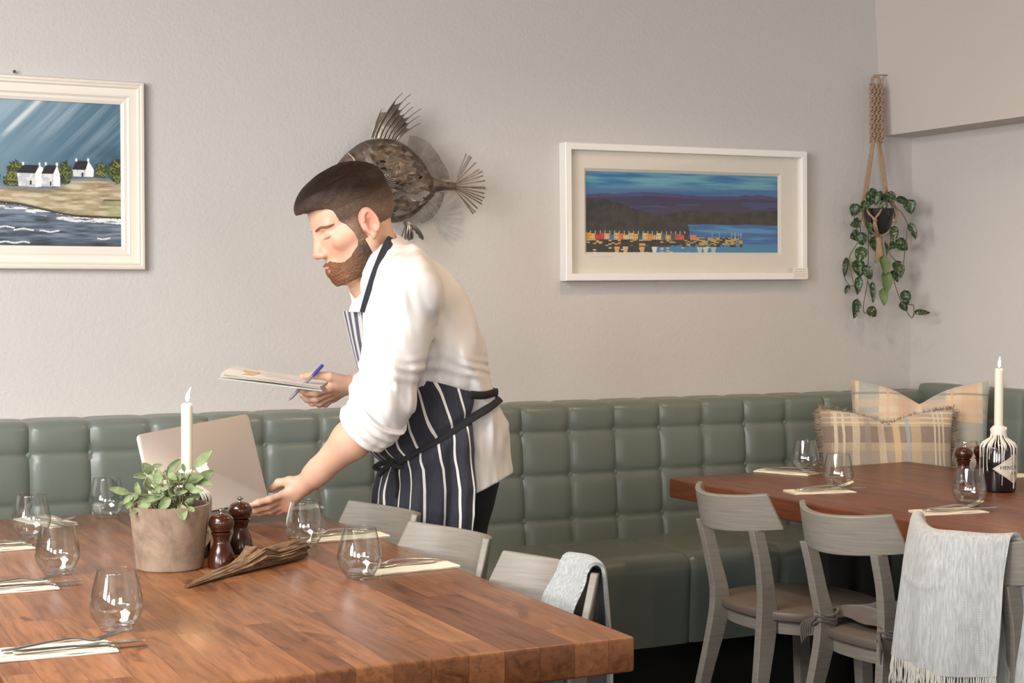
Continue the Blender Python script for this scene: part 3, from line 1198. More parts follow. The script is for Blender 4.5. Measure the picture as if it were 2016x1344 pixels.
    lo.location = Vector(loc) + Vector((flame_lean * 0.004, 0, BH + 0.0465 + candle_len + 0.045))
    return t


M_CANDLE = mat('ivory_candle_wax', lin((238, 232, 214)), 0.4, var=(8, lin((232, 226, 206)), 1.0))
M_CANDLE.node_tree.nodes['Principled BSDF'].inputs['Subsurface Weight'].default_value = 0.5
M_CANDLE.node_tree.nodes['Principled BSDF'].inputs['Subsurface Radius'].default_value = (0.012, 0.009, 0.006)
M_FLAME, nt_, N_, L_, P_ = NT('candle_flame')
P_.inputs['Emission Color'].default_value = (1.0, 0.80, 0.45, 1)
P_.inputs['Emission Strength'].default_value = 9.0
bottle('black bottle behind the sage pot, streaked with white candle wax', tabletop_at(0.911, 3.62), math.radians(33), 5, 0.150, 'lit ivory candle rising above the sage plant', 1.0)
bottle('black bottle on the corner table with wax streaks and a diamond label', tabletop_at(3.522, 3.715), math.radians(-22 + 37), 9, 0.171, 'lit ivory candle in the bottle on the corner table', 0.3)

# ------------------------------------------------------------------ potted sage
def pot_mat():
    m, nt, N, L, P = NT('weathered_clay_pot')
    v = mapped(nt)
    f = noise_tex(nt, v, 9, 6, 0.65, 0.6)
    c = ramp(nt, f, [(0.3, lin((112, 92, 74))), (0.5, lin((150, 130, 110))), (0.7, lin((172, 152, 132)))])
    f2 = noise_tex(nt, v, 34, 4, 0.6)
    c = mixc(nt, 'MULTIPLY', 0.5, c, ramp(nt, f2, [(0.28, (0.5, 0.45, 0.4)), (0.42, (1, 1, 1))]))
    L.new(c, P.inputs['Base Color'])
    P.inputs['Roughness'].default_value = 0.8
    L.new(bump(nt, f2, 0.2, 0.003), P.inputs['Normal'])
    return m


PX, PY = 0.838, 3.492
pc = tabletop_at(PX, PY)
sage = thing('potted_sage', 'round brown clay pot of sage with soft grey-green leaves on the front table', 'potted plant', pc)
b = MB()
b.lathe([(0, 0), (0.064, 0), (0.0672, 0.003), (0.0745, 0.070), (0.0805, 0.128), (0.0800, 0.1305), (0.0745, 0.1308), (0.0735, 0.128), (0.071, 0.105), (0.0, 0.105)], 56)
obj('pot', b, pot_mat(), sage, 40)
b = MB()
b.grid(lambda u, v: (0.0712 * v * math.cos(2 * math.pi * u), 0.0712 * v * math.sin(2 * math.pi * u), 0.1065 + 0.006 * mnoise.noise(Vector((u * 9, v * 7, 1)))), 40, 12)
obj('soil', b, mat('dark_potting_soil', (0.02, 0.013, 0.008), 0.95, var=(90, (0.05, 0.035, 0.02), 2), bmp=(150, 0.6, 0.004)), sage, 40)
SAGE = [(640, 260, 800, 115, 80), (525, 378, 722, 350, 105), (665, 390, 808, 300, 90), (640, 400, 815, 422, 40), (402, 310, 515, 200, 66), (552, 300, 535, 235, 32), (322, 415, 320, 280, 86),
        (262, 320, 180, 228, 82), (215, 345, 105, 350, 52), (155, 512, 138, 398, 58), (225, 440, 222, 352, 62), (262, 482, 450, 425, 62), (60, 495, -107, 455, 62), (100, 512, 12, 592, 56), (150, 542, 42, 628, 58),
        (140, 510, 78, 566, 54), (372, 512, 198, 578, 50), (255, 590, 138, 606, 88), (395, 488, 482, 558, 86), (428, 540, 332, 640, 84), (520, 600, 545, 738, 86), (478, 498, 556, 545, 64), (600, 468, 712, 472, 54),
        (600, 480, 692, 522, 48), (560, 430, 645, 445, 54), (398, 330, 485, 375, 62), (428, 385, 450, 328, 48), (495, 388, 511, 318, 42), (135, 650, 70, 688, 44), (318, 640, 410, 694, 62), (440, 630, 472, 694, 56), (150, 668, 216, 692, 44),
        (270, 262, 352, 250, 42), (232, 330, 275, 385, 50), (250, 470, 190, 400, 48), (300, 480, 250, 560, 60), (540, 470, 600, 400, 56), (460, 440, 380, 470, 52), (350, 560, 300, 500, 46), (590, 620, 640, 660, 44)]
rnd = random.Random(4)
PD = (pc - CAM).dot(FW)
leafm, stemm = MB(), MB()


def leaf(mb, base, tip, width, nrm, cup=0.15, bend=0.12, nu=6, nv=10, thick=0.0009):
    base, tip = Vector(base), Vector(tip)
    ax = tip - base
    ln = ax.length
    ax.normalize()
    side = ax.cross(Vector(nrm)).normalized()
    nn = side.cross(ax).normalized()

    def f(u, v):
        s = 2 * u - 1
        w = width / 2 * (math.sin(math.pi * min(1, (v * 0.97 + 0.015)) ** 0.85) ** 0.7) + 0.0006
        p = base + ax * (ln * v) + side * (s * w) + nn * (cup * width * s * s - cup * width * 0.3 + bend * ln * 4 * v * (1 - v) * 0.5 - 0.004 * math.sin(v * 20) * abs(s) * 0.2)
        return p
    mb.slab(f, nu, nv, thick)


for (x0, y0, x1, y1, w) in SAGE:
    mx = (x0 + x1) / 2
    dd = rnd.uniform(-0.052, 0.03) if 60 < mx < 640 else rnd.uniform(-0.035, 0.02)
    if y1 > 560: dd = -0.062
    p0 = dP(240 + x0 / 4.48, 860 + y0 / 4.48, PD + dd)
    p1 = dP(240 + x1 / 4.48, 860 + y1 / 4.48, PD + dd + rnd.uniform(-0.022, 0.012))
    nrm = (-FW + Vector((rnd.uniform(-.4, .4), 0, rnd.uniform(0.1, .7)))).normalized()
    leaf(leafm, p0 - pc, p1 - pc, w / 4.48 / 968 * 1.0, nrm, rnd.uniform(.05, .25), rnd.uniform(.02, .16))
    r0 = Vector((rnd.uniform(-.03, .03), rnd.uniform(-.03, .03), 0.106))
    stemm.tube(catmull([r0, r0 * 0.6 + (p0 - pc) * 0.4 + Vector((0, 0, 0.02)), p0 - pc], 5), 0.0011, 6)
for k in range(46):
    a = rnd.uniform(0, 6.28)
    r = rnd.uniform(0.0, 0.05)
    z = rnd.uniform(0.115, 0.185)
    p0 = Vector((r * math.cos(a), r * math.sin(a), z))
    d = Vector((math.cos(a + rnd.uniform(-1, 1)), math.sin(a + rnd.uniform(-1, 1)), rnd.uniform(-.2, 1.0))).normalized()
    leaf(leafm, p0, p0 + d * rnd.uniform(.022, .036), rnd.uniform(.009, .015), Vector((rnd.uniform(-1, 1), -1, 1)))
    stemm.tube([(p0.x * .4, p0.y * .4, 0.105), (p0.x * .8, p0.y * .8, z * .6 + .05), p0], 0.001, 6)


def leaf_mat(name, c1, c2, sheen=0.3):
    m, nt, N, L, P = NT(name)
    v = mapped(nt)
    f = noise_tex(nt, v, 30, 4)
    L.new(ramp(nt, f, [(0.3, c1), (0.7, c2)]), P.inputs['Base Color'])
    P.inputs['Roughness'].default_value = 0.65
    P.inputs['Sheen Weight'].default_value = sheen
    f2 = noise_tex(nt, v, 260, 3)
    L.new(bump(nt, f2, 0.25, 0.002), P.inputs['Normal'])
    return m


obj('stem', stemm, mat('sage_stem', lin((150, 152, 112)), 0.7, var=(40, lin((120, 112, 82)), 1.2)), sage, 60)
obj('foliage', leafm, leaf_mat('sage_leaf', lin((98, 116, 70)), lin((140, 154, 108))), sage, 60)

# ------------------------------------------------------------------ driftwood
def driftwood():
    b = MB()
    A, B = tabletop_at(0.806, 3.232), tabletop_at(1.152, 3.508)
    ax = (B - A)
    ln = ax.length
    ax.normalize()
    sd = Vector((-ax.y, ax.x, 0))
    rings = []
    n = 110
    m = 96
    for i in range(n + 1):
        t = i / n
        hh = float(np.interp(t, [0, .25, .45, .54, .60, .66, .72, .90, .97, 1], [.005, .013, .022, .034, .044, .038, .029, .033, .030, .020]))
        ww = float(np.interp(t, [0, .3, .6, .8, .95, 1], [.004, .016, .030, .031, .026, .018]))
        lift = 0.004 * max(0, t - 0.55) / 0.45
        bend = 0.012 * math.sin(t * 3.3) - 0.004
        r = []
        for k in range(m):
            a = 2 * math.pi * k / m
            c, s = math.cos(a), math.sin(a)
            rid = 1 + 0.34 * mnoise.noise(Vector((math.cos(a) * 2.4, math.sin(a) * 2.4 + 0.5, t * 3.0))) + 0.20 * mnoise.noise(Vector((math.cos(a) * 6.5 + 3, math.sin(a) * 6.5, t * 5.0))) + 0.14 * mnoise.noise(Vector((math.cos(a) * 14 + 3, math.sin(a) * 14, t * 9.0)))
            y = ww * c * rid
            z = hh * (0.5 + 0.5 * s * rid)
            zz = max(0.0006 + lift * 0.25, z + lift)
            p = A + ax * (ln * t + 0.004 * math.sin(a * 3 + 1)) + sd * (y + bend)
            r.append((p.x, p.y, 0.75 + zz))
        rings.append(r)
    b.loft(rings)
    return b


def drift_mat():
    m, nt, N, L, P = NT('weathered_driftwood')
    v = mapped(nt, (1, 1, 1), rot=(0, 0, -0.69))
    mp = nd(nt, 'ShaderNodeMapping')
    mp.inputs['Scale'].default_value = (7, 120, 120)
    L.new(v, mp.inputs[0])
    f = noise_tex(nt, mp.outputs[0], 1.2, 6, 0.65, 0.5)
    L.new(ramp(nt, f, [(0.28, lin((74, 52, 36))), (0.5, lin((134, 104, 76))), (0.75, lin((178, 148, 114)))]), P.inputs['Base Color'])
    P.inputs['Roughness'].default_value = 0.85
    L.new(bump(nt, f, 0.9, 0.006), P.inputs['Normal'])
    return m


tag(obj('driftwood', driftwood(), drift_mat(), None, 60), 'ridged brown piece of driftwood lying in front of the pepper mills', 'driftwood')
# ------------------------------------------------------------------ paintings
def vnoise(x, y, seed=0, octaves=4):
    """value noise on numpy arrays"""
    tot = np.zeros(np.broadcast(x, y).shape)
    amp, s = 1.0, 0.0
    for o in range(octaves):
        xi, yi = np.floor(x).astype(np.int64), np.floor(y).astype(np.int64)
        fx, fy = x - xi, y - yi
        fx, fy = fx * fx * (3 - 2 * fx), fy * fy * (3 - 2 * fy)

        def h(a, b):
            n = (a * 374761393 + b * 668265263 + (seed + o) * 144665) & 0x7fffffff
            n = ((n ^ (n >> 13)) * 1274126177) & 0x7fffffff
            return ((n ^ (n >> 16)) & 0xffff) / 65535.0
        v = (h(xi, yi) * (1 - fx) + h(xi + 1, yi) * fx) * (1 - fy) + (h(xi, yi + 1) * (1 - fx) + h(xi + 1, yi + 1) * fx) * fy
        tot += amp * v
        s += amp
        amp *= 0.5
        x, y = x * 2.03 + 17, y * 2.03 + 5
    return tot / s


def inpoly(x, y, poly):
    r = np.zeros(x.shape, dtype=bool)
    n = len(poly)
    for i in range(n):
        x0, y0 = poly[i]
        x1, y1 = poly[(i + 1) % n]
        c = ((y0 > y) != (y1 > y)) & (x < (x1 - x0) * (y - y0) / (y1 - y0 + 1e-9) + x0)
        r ^= c
    return r


def mixa(img, mask, col, a=1.0):
    k = (np.asarray(mask, dtype=float) * a)[..., None]
    return img * (1 - k) + np.asarray(lin(col)) * k


def sm(a, b, x):
    t = np.clip((x - a) / (b - a), 0, 1)
    return t * t * (3 - 2 * t)


def paint_cottages(x, y):
    n1 = vnoise((x + y) / 60, (x - y) / 900, 3)
    n2 = vnoise(x / 130, y / 130, 5)
    img = np.zeros(x.shape + (3,)) + np.asarray(lin((118, 146, 162)))
    img = mixa(img, sm(150, 733, x + (y - 250) * 0.8), (70, 104, 126))
    img = mixa(img, sm(0.45, 0.8, n1) * sm(760, 250, y), (160, 180, 190), 0.55)
    img = mixa(img, sm(0.5, 0.3, n1) * sm(900, 300, x * 0.2 + y), (84, 116, 136), 0.6)
    d = np.abs((x + y * 1.0) - 480 + 12 * n2)
    img = mixa(img, sm(34, 4, d) * sm(520, 380, y) * sm(-100, 60, x), (206, 214, 214), 0.85)
    img = mixa(img, sm(420, 640, y) * sm(330, 620, x) * sm(0.3, 0.7, n2), (44, 66, 80), 0.85)
    img = mixa(img, sm(520, 700, y) * sm(300, -200, x), (96, 120, 134), 0.6)
    # land
    top = np.interp(x, [-800, 0, 230, 330, 430, 560, 740], [750, 768, 772, 768, 712, 700, 712])
    shore = np.interp(x, [-800, 0, 100, 180, 330, 450, 740], [850, 870, 876, 892, 925, 945, 952]) + 4 * vnoise(x / 20, y * 0, 9)
    g = vnoise(x / 90, y / 14, 11)
    land = (y > top) & (y < shore)
    L_ = np.zeros(img.shape) + np.asarray(lin((168, 152, 120)))
    L_ = mixa(L_, sm(0.5, 0.7, g), (196, 186, 160))
    L_ = mixa(L_, sm(0.45, 0.25, g), (132, 120, 88))
    L_ = mixa(L_, sm(560, 720, x) * sm(820, 880, y) * sm(.35, .6, vnoise(x / 50, y / 20, 2)), (150, 160, 108), 0.8)
    L_ = mixa(L_, sm(40, 0, y - top), (112, 112, 118), 0.75)
    img[land] = L_[land]
    img = mixa(img, sm(16, 4, np.abs(y - shore + 4)), (44, 36, 30), 0.95)
    # water
    w = vnoise(x / 120, y / 12, 21)
    water = y >= shore
    Wt = np.zeros(img.shape) + np.asarray(lin((88, 102, 118)))
    Wt = mixa(Wt, sm(0.45, 0.75, w), (120, 132, 146))
    Wt = mixa(Wt, sm(0.5, 0.25, w), (52, 62, 74))
    Wt = mixa(Wt, sm(1060, 1130, y), (40, 46, 52), 0.7)
    img[water] = Wt[water]
    fo = vnoise(x / 60, y / 7, 31)
    img = mixa(img, water & (y < shore + 34) & (fo > 0.52), (226, 228, 226), 0.9)
    for fx, fy, fw in ((20, 1016, 60), (135, 1028, 60), (290, 1038, 60), (60, 1108, 110), (600, 968, 120), (620, 1078, 40), (-300, 1040, 140)):
        img = mixa(img, (np.abs(x - fx) < fw) & (np.abs(y - fy + 4 * np.sin(x / 17)) < 5), (224, 226, 224), 0.85)
    img = mixa(img, (np.abs(y - 838) < 5) & (x > 620), (58, 50, 40), 0.8)
    # trees
    tn = vnoise(x / 9, y / 9, 41)
    for cx, cy, rx, ry in ((85, 690, 55, 75), (48, 735, 35, 35), (385, 678, 42, 72), (610, 655, 46, 44), (700, 655, 45, 75), (-60, 720, 60, 50)):
        d = ((x - cx) / rx) ** 2 + ((y - cy) / ry) ** 2 + (tn - 0.5) * 1.2
        img = mixa(img, d < 1, (58, 66, 34))
        img = mixa(img, (d < 0.95) & (tn > 0.55), (112, 124, 58))
        img = mixa(img, (d < 0.9) & (tn < 0.36), (34, 40, 24))
        img = mixa(img, (d < 0.8) & (tn > 0.70), (150, 120, 52))
    # cottages
    for roof, front, gable, door in (
        ([(95, 685), (135, 635), (232, 635), (206, 685)], [(97, 684), (206, 684), (208, 770), (106, 765)], [(206, 685), (232, 636), (254, 652), (243, 765), (208, 770)], (178, 742)),
        ([(243, 685), (270, 632), (337, 632), (314, 685)], [(243, 684), (314, 684), (316, 762), (246, 765)], [(314, 685), (337, 633), (354, 684), (357, 760), (316, 762)], (298, 745)),
        ([(430, 655), (455, 600), (528, 598), (511, 655)], [(432, 654), (511, 654), (511, 697), (434, 697)], [(511, 655), (529, 598), (562, 650), (560, 695), (511, 697)], (492, 684))):
        img = mixa(img, inpoly(x, y, front), (188, 190, 194))
        img = mixa(img, inpoly(x, y, front) & (vnoise(x / 20, y / 20, 7) > .55), (214, 215, 216))
        img = mixa(img, inpoly(x, y, gable), (232, 233, 234))
        img = mixa(img, inpoly(x, y, roof), (34, 30, 32))
        img = mixa(img, (np.abs(x - door[0]) < 5) & (np.abs(y - door[1]) < 13), (40, 40, 46))
        rx, ry = roof[1]
        img = mixa(img, (np.abs(x - rx) < 6) & (np.abs(y - ry + 6) < 10), (226, 224, 220))
        rx, ry = roof[2]
        img = mixa(img, (np.abs(x - rx) < 6) & (np.abs(y - ry + 6) < 10), (226, 224, 220))
    return img


def paint_harbour(x, y):
    n = vnoise(x / 260, y / 22, 3)
    n2 = vnoise(x / 40, y / 40, 6)
    img = np.zeros(x.shape + (3,)) + np.asarray(lin((66, 138, 172)))
    img = mixa(img, sm(.42, .7, n), (104, 164, 186))
    img = mixa(img, sm(.5, .28, n), (40, 112, 166))
    img = mixa(img, sm(400, 450, y + 20 * n), (52, 92, 152), 0.8)
    hill = 452 + 10 * np.sin(x / 140) - 14 * sm(500, 900, x) * sm(1300, 900, x) + 16 * vnoise(x / 60, y * 0, 8)
    img = mixa(img, y > hill, (64, 60, 108))
    img = mixa(img, y > hill + 26, (50, 46, 82))
    img = mixa(img, (y > hill) & (n > .62), (58, 72, 130), .6)
    head = np.interp(x, [280, 420, 520, 620, 700, 800, 900, 1010, 1100, 1250, 1400, 1710], [488, 496, 520, 560, 585, 602, 590, 562, 566, 572, 580, 556]) + 10 * vnoise(x / 14, y * 0, 4)
    img = mixa(img, y > head, (40, 38, 36))
    img = mixa(img, (y > head) & (n2 > .58), (56, 54, 44), .7)
    img = mixa(img, (y > head) & (n2 < .4), (26, 22, 22), .8)
    water = (y > 672 + 3 * np.sin(x / 50)) & (x > 1000 + 40 * (vnoise(y / 20, y * 0, 5)))
    Wt = np.zeros(img.shape) + np.asarray(lin((52, 104, 164)))
    Wt = mixa(Wt, sm(.5, .75, n), (84, 146, 190))
    Wt = mixa(Wt, sm(.45, .25, n), (40, 80, 140))
    img[water] = Wt[water]
    low = y > 836 - 20 * sm(800, 1000, x)
    img = mixa(img, low & (x > 760), (62, 132, 176))
    img = mixa(img, low & (x <= 760), (36, 42, 44))
    # quay and boats
    q = (y > 770) & (y < 838) & (x < 1430)
    img = mixa(img, q & (n2 > .42), (44, 44, 38))
    cells = vnoise(np.floor(x / 22) * 7.13, np.floor((y + 3 * np.sin(x / 60)) / 9) * 3.7, 12, 1)
    img = mixa(img, (y > 786) & (y < 832) & (x < 1010) & (cells > .72), (206, 168, 110))
    img = mixa(img, (y > 786) & (y < 832) & (x < 1010) & (cells < .22), (28, 36, 34))
    img = mixa(img, (y > 768) & (y < 830 - 10 * sm(1000, 1430, x)) & (x > 1000) & (x < 1432) & (cells > .5), (186, 160, 100))
    img = mixa(img, (y > 764) & (y < 830) & (x > 1000) & (x < 1432) & (cells < .2), (54, 74, 64))
    img = mixa(img, low & (cells > .80) & (x < 1300), (216, 190, 150))
    img = mixa(img, low & (cells < .10) & (x < 900), (210, 110, 60))
    for bx, c in ((500, (222, 176, 120)), (560, (228, 196, 140)), (680, (224, 180, 120)), (770, (236, 240, 240)), (1105, (196, 214, 196)), (1150, (210, 224, 206)), (1210, (170, 206, 204))):
        img = mixa(img, (np.abs(x - bx) < 20 - 8 * sm(840, 880, y)) & (y > 838) & (y < 880), c, .85)
    # row of coloured houses
    cols = [(228, 150, 50), (226, 190, 100), (206, 52, 66), (198, 44, 60), (218, 186, 130), (60, 120, 170), (224, 180, 110), (226, 120, 70), (222, 200, 150), (214, 190, 140), (220, 176, 96), (60, 96, 90),
            (216, 196, 150), (226, 150, 60), (210, 180, 130), (230, 206, 160), (80, 110, 100), (220, 180, 100), (54, 84, 96), (206, 70, 66), (222, 90, 70)]
    k = np.floor((x - 276) / 34.0).astype(int)
    row = (y > 738 + 6 * (k % 3)) & (y < 786) & (x > 270) & (x < 1000)
    for i, c in enumerate(cols):
        img = mixa(img, row & (k == i), c)
    fw = np.abs(((x - 276) / 17.0) % 1 - .5) < .16
    img = mixa(img, row & fw & (((y - 740) // 12) % 2 == 1), (70, 58, 50), .7)
    img = mixa(img, (y > 722) & (y < 739 + 6 * (k % 3)) & (x < 1000) & (np.abs(((x - 276) / 34.0) % 1 - .12) < .1), (190, 180, 150), .9)
    img = mixa(img, (y > 725) & (y < 740 + 6 * (k % 3)) & (x < 1000) & (np.abs(((x - 276) / 34.0) % 1 - .6) < .35), (48, 52, 60), .8)
    for bx in (1200, 1255, 1350, 1375, 1400, 1420):
        img = mixa(img, (np.abs(x - bx) < 2.5) & (y > 728) & (y < 780), (150, 186, 206), .8)
    img = mixa(img, (np.abs(y - 742) < 2) & (x > 1340) & (x < 1425), (150, 186, 206), .7)
    img = mixa(img, (np.abs(x - 1057) < 22) & (np.abs(y - 765) < 14), (226, 120, 80))
    return img


def canvas(w, h, nu, nv, fn, x0, x1, y0, y1):
    """flat painted panel in local xz, facing -y, origin at its centre"""
    u, v = np.meshgrid(np.linspace(0, 1, nu + 1), np.linspace(0, 1, nv + 1))
    img = fn(x0 + (x1 - x0) * u, y0 + (y1 - y0) * v)
    V = np.stack([(u - .5) * w, np.zeros_like(u), (.5 - v) * h], -1).reshape(-1, 3)
    i = np.arange((nu + 1) * (nv + 1)).reshape(nv + 1, nu + 1)
    Q = np.stack([i[1:, :-1], i[1:, 1:], i[:-1, 1:], i[:-1, :-1]], -1).reshape(-1, 4)
    return np_mesh('painting', V, Q, img.reshape(-1, 3))


def paint_mat(name, rough):
    m, nt, N, L, P = NT(name)
    a = nd(nt, 'ShaderNodeVertexColor', layer_name='Col')
    L.new(a.outputs[0], P.inputs['Base Color'])
    P.inputs['Roughness'].default_value = rough
    v = mapped(nt, (60, 60, 220))
    L.new(bump(nt, noise_tex(nt, v, 3, 4), 0.15, 0.002), P.inputs['Normal'])
    return m


def moulding(w, h, prof):
    """mitred frame; prof = list of (inset from the outer edge, height out of the wall)"""
    b = MB()
    cs = [(-1, -1), (1, -1), (1, 1), (-1, 1)]
    rings = []
    for cx, cz in cs + [cs[0]]:
        rings.append([(cx * (w / 2 - i), -d, cz * (h / 2 - i)) for i, d in prof])
    b.loft(rings, caps=False, closed=True)
    return b


M_FRAME_C = mat('cream_frame_paint', lin((232, 224, 212)), 0.5, var=(8, lin((224, 215, 202)), 1.2), bmp=(70, 0.08, 0.002))
M_FRAME_W = mat('white_frame_paint', lin((236, 234, 230)), 0.4, var=(8, lin((230, 228, 223)), 1.2))
M_MOUNT = mat('ivory_mount_card', lin((226, 220, 208)), 0.9, var=(40, lin((220, 214, 202)), 1.0))

# left picture
pl0, pl1 = W(0.23, 5.2, 1.452), W(1.167, 5.2, 2.074)
w_, h_ = pl1.x - pl0.x, pl1.z - pl0.z
t = thing('framed_picture', 'cream-framed painting of white cottages on a shore, cut by the left frame edge', 'picture', ((pl0.x + pl1.x) / 2, RY1, (pl0.z + pl1.z) / 2))
fr = 0.069
obj('frame', moulding(w_, h_, [(0, 0.001), (0, 0.020), (0.003, 0.026), (0.010, 0.028), (0.013, 0.025), (0.019, 0.027), (0.023, 0.022), (0.040, 0.019), (0.046, 0.021), (0.052, 0.016), (0.060, 0.017), (fr, 0.012), (fr, 0.001)]), M_FRAME_C, t, 30)
cw, chh = w_ - 2 * fr + 0.004, h_ - 2 * fr + 0.004
o = obj('painting', canvas(cw, chh, 700, 320, paint_cottages, 733 - cw / 0.9 * 1909, 733, 236, 1132), paint_mat('acrylic_paint', 0.45), t, None)
o.location = (0, -0.008, 0)
b = MB(); b.box((-cw / 2, -0.0075, -chh / 2), (cw / 2, -0.001, chh / 2)); obj('backing_board', b, M_MOUNT, t)
b = MB(); b.tube([(0, 0, 0), (0, -0.012, 0.002)], 0.0022, 10); b.tube([(0, -0.012, 0.002), (0, -0.0135, 0.0022)], 0.0045, 12)
o = tag(obj('nail', b, M_STEEL), 'small nail in the wall above the cottage painting', 'nail'); o.location = yP(27, 143, RY1)

# right picture
t = thing('framed_picture', 'white-framed harbour painting with coloured houses under glass, between fish and hanging plant', 'picture', W(3.292, 5.2, 1.687) )
t.location.y = RY1
t.rotation_euler = (0, -0.009, 0)
w_, h_ = 1.112 * 0.9, 0.520 * 0.9
f_ = 0.024
obj('frame', moulding(w_, h_, [(0, 0.001), (0, 0.045), (0.002, 0.047), (f_ - 0.002, 0.047), (f_, 0.045), (f_, 0.020)]), M_FRAME_W, t, 30)
ow, oh = 0.885 * 0.9 , 0.308 * 0.9
ox, oz = -0.006, 0.003
b = MB()
iw, ih = w_ - 2 * f_, h_ - 2 * f_
rings = []
for cx, cz in ((-1, -1), (1, -1), (1, 1), (-1, 1), (-1, -1)):
    rings.append([(cx * iw / 2, -0.021, cz * ih / 2), (ox + cx * (ow / 2 + 0.010), -0.021, oz + cz * (oh / 2 + 0.010)), (ox + cx * ow / 2, -0.012, oz + cz * oh / 2), (cx * iw / 2, -0.0125, cz * ih / 2)])
b.loft(rings, caps=False, closed=True)
obj('mount', b, M_MOUNT, t, 20)
o = obj('painting', canvas(ow + .004, oh + .004, 640, 240, paint_harbour, 278, 1708, 300, 882), paint_mat('harbour_paint', 0.5), t, None)
o.location = (ox, -0.0105, oz)
b = MB(); b.box((-iw / 2, -0.010, -ih / 2), (iw / 2, -0.001, ih / 2)); obj('backing_board', b, M_MOUNT, t)
b = MB(); b.box((-iw / 2, -0.030, -ih / 2), (iw / 2, -0.0285, ih / 2)); obj('glass_pane', b, thin_glass('picture_glass', (0.99, 0.99, 0.99), 1.45), t)
b = MB()
for k in range(12): b.box((ox - ow / 2 + 0.012 + k * 0.0075, -0.0216, oz - oh / 2 - 0.018 + 0.001 * (k % 2)), (ox - ow / 2 + 0.012 + k * 0.0075 + (0.006 if k != 6 else 0.001), -0.0211, oz - oh / 2 - 0.0172 + 0.001 * (k % 2)))
obj('pencil_title', b, M_INKG, t)
b = MB(); b.box((w_ / 2 - 0.066, -0.0478, -h_ / 2 + 0.004), (w_ / 2 + 0.001, -0.0472, -h_ / 2 + 0.043))
lab = obj('price_label', b, mat('white_card_label', lin((232, 228, 216)), 0.8, var=(40, lin((224, 220, 208)), 1.0)), t)
b = MB()
rnd = random.Random(2)
for r in range(4):
    x = w_ / 2 - 0.061 + rnd.uniform(0, .006)
    while x < w_ / 2 - 0.008:
        q = rnd.uniform(.003, .008)
        b.box((x, -0.0482, -h_ / 2 + 0.012 + r * 0.008), (x + q, -0.0478, -h_ / 2 + 0.0135 + r * 0.008))
        x += q + 0.003
obj('small_print', b, M_INKG, lab)

# ------------------------------------------------------------------ metal fish on the wall
def metal_mat(name, stops, rough=0.42, metal=0.85):
    m, nt, N, L, P = NT(name)
    v = mapped(nt)
    f = noise_tex(nt, v, 26, 6, 0.7, 0.8)
    L.new(ramp(nt, f, stops), P.inputs['Base Color'])
    P.inputs['Metallic'].default_value = metal
    f2 = noise_tex(nt, v, 60, 4)
    L.new(mth(nt, 'MULTIPLY_ADD', f2, 0.4, rough - .2), P.inputs['Roughness'])
    L.new(bump(nt, f2, 0.4, 0.003), P.inputs['Normal'])
    return m


M_RUST = metal_mat('patinated_sheet_metal', [(0.28, lin((66, 57, 50))), (0.48, lin((114, 102, 92))), (0.62, lin((142, 128, 115))), (0.70, lin((176, 116, 68))), (0.78, lin((120, 106, 94)))], 0.45, 0.7)
M_FIN = metal_mat('brushed_fin_metal', [(0.3, lin((108, 100, 92))), (0.55, lin((138, 128, 118))), (0.8, lin((166, 156, 144)))], 0.42, 0.7)
FY = 4.585
fish_c = yP(770, 350, FY)
fish = thing('fish_sculpture', 'rusty sheet-metal fish sculpture mounted on the wall behind the man', 'wall sculpture', (fish_c.x, RY1, fish_c.z))
FO = Vector((fish_c.x, RY1, fish_c.z))


def fp(X, Y, d=0.0):
    """crop coordinates of the fish to local space, d out towards the room"""
    p = yP(600 + X / 4.2, 160 + Y / 4.2, FY)
    return Vector((p.x, FY - d, p.z)) - FO


OUT = [(195, 772), (222, 738), (262, 700), (300, 650), (345, 602), (410, 548), (480, 503), (560, 480), (660, 475), (760, 492), (850, 545), (930, 622), (985, 692), (1030, 770), (1070, 822), (1085, 868), (1080, 915), (1050, 958), (1000, 1012), (930, 1082),
       (850, 1138), (760, 1166), (680, 1160), (600, 1122), (540, 1050), (480, 985), (410, 930), (330, 880), (250, 835), (200, 805)]
OC = catmull([Vector((a, c, 0)) for a, c in OUT + [OUT[0]]], 6)[:-1]
fc = Vector((700, 800, 0))


def fish_shell():
    nr, na = 120, len(OC) * 3
    V, Fc = [], []
    seg = []
    for k in range(na):
        a = OC[k // 3]
        c = OC[(k // 3 + 1) % len(OC)]
        seg.append(a.lerp(c, (k % 3) / 3))
    pts2 = []
    for j in range(nr + 1):
        r = j / nr
        for k in range(na):
            q = fc.lerp(seg[k], r)
            d = 0.055 * math.sqrt(max(0, 1 - r ** 2.2)) - 0.004
            if q.x > 480: d += 0.004 * mnoise.noise(Vector((q.x / 60, q.y / 40, 2)))
            V.append(fp(q.x, q.y, d))
            pts2.append(q)
    for j in range(nr):
        for k in range(na):
            k2 = (k + 1) % na
            q = (pts2[j * na + k] + pts2[(j + 1) * na + k2]) / 2
            r = (j + .5) / nr
            n = mnoise.noise(Vector((q.x / 105, q.y / 42, 4.3))) + 0.35 * mnoise.noise(Vector((q.x / 30, q.y / 20, 8.1)))
            if q.x > 500 and r < 0.86 and n > 0.17: continue
            Fc.append([j * na + k, j * na + k2, (j + 1) * na + k2, (j + 1) * na + k])
    b = MB()
    b.add(V, Fc)
    return b


o = obj('body', fish_shell(), M_RUST, fish, 60)
md = o.modifiers.new('sheet', 'SOLIDIFY'); md.thickness = 0.0025; md.offset = 0
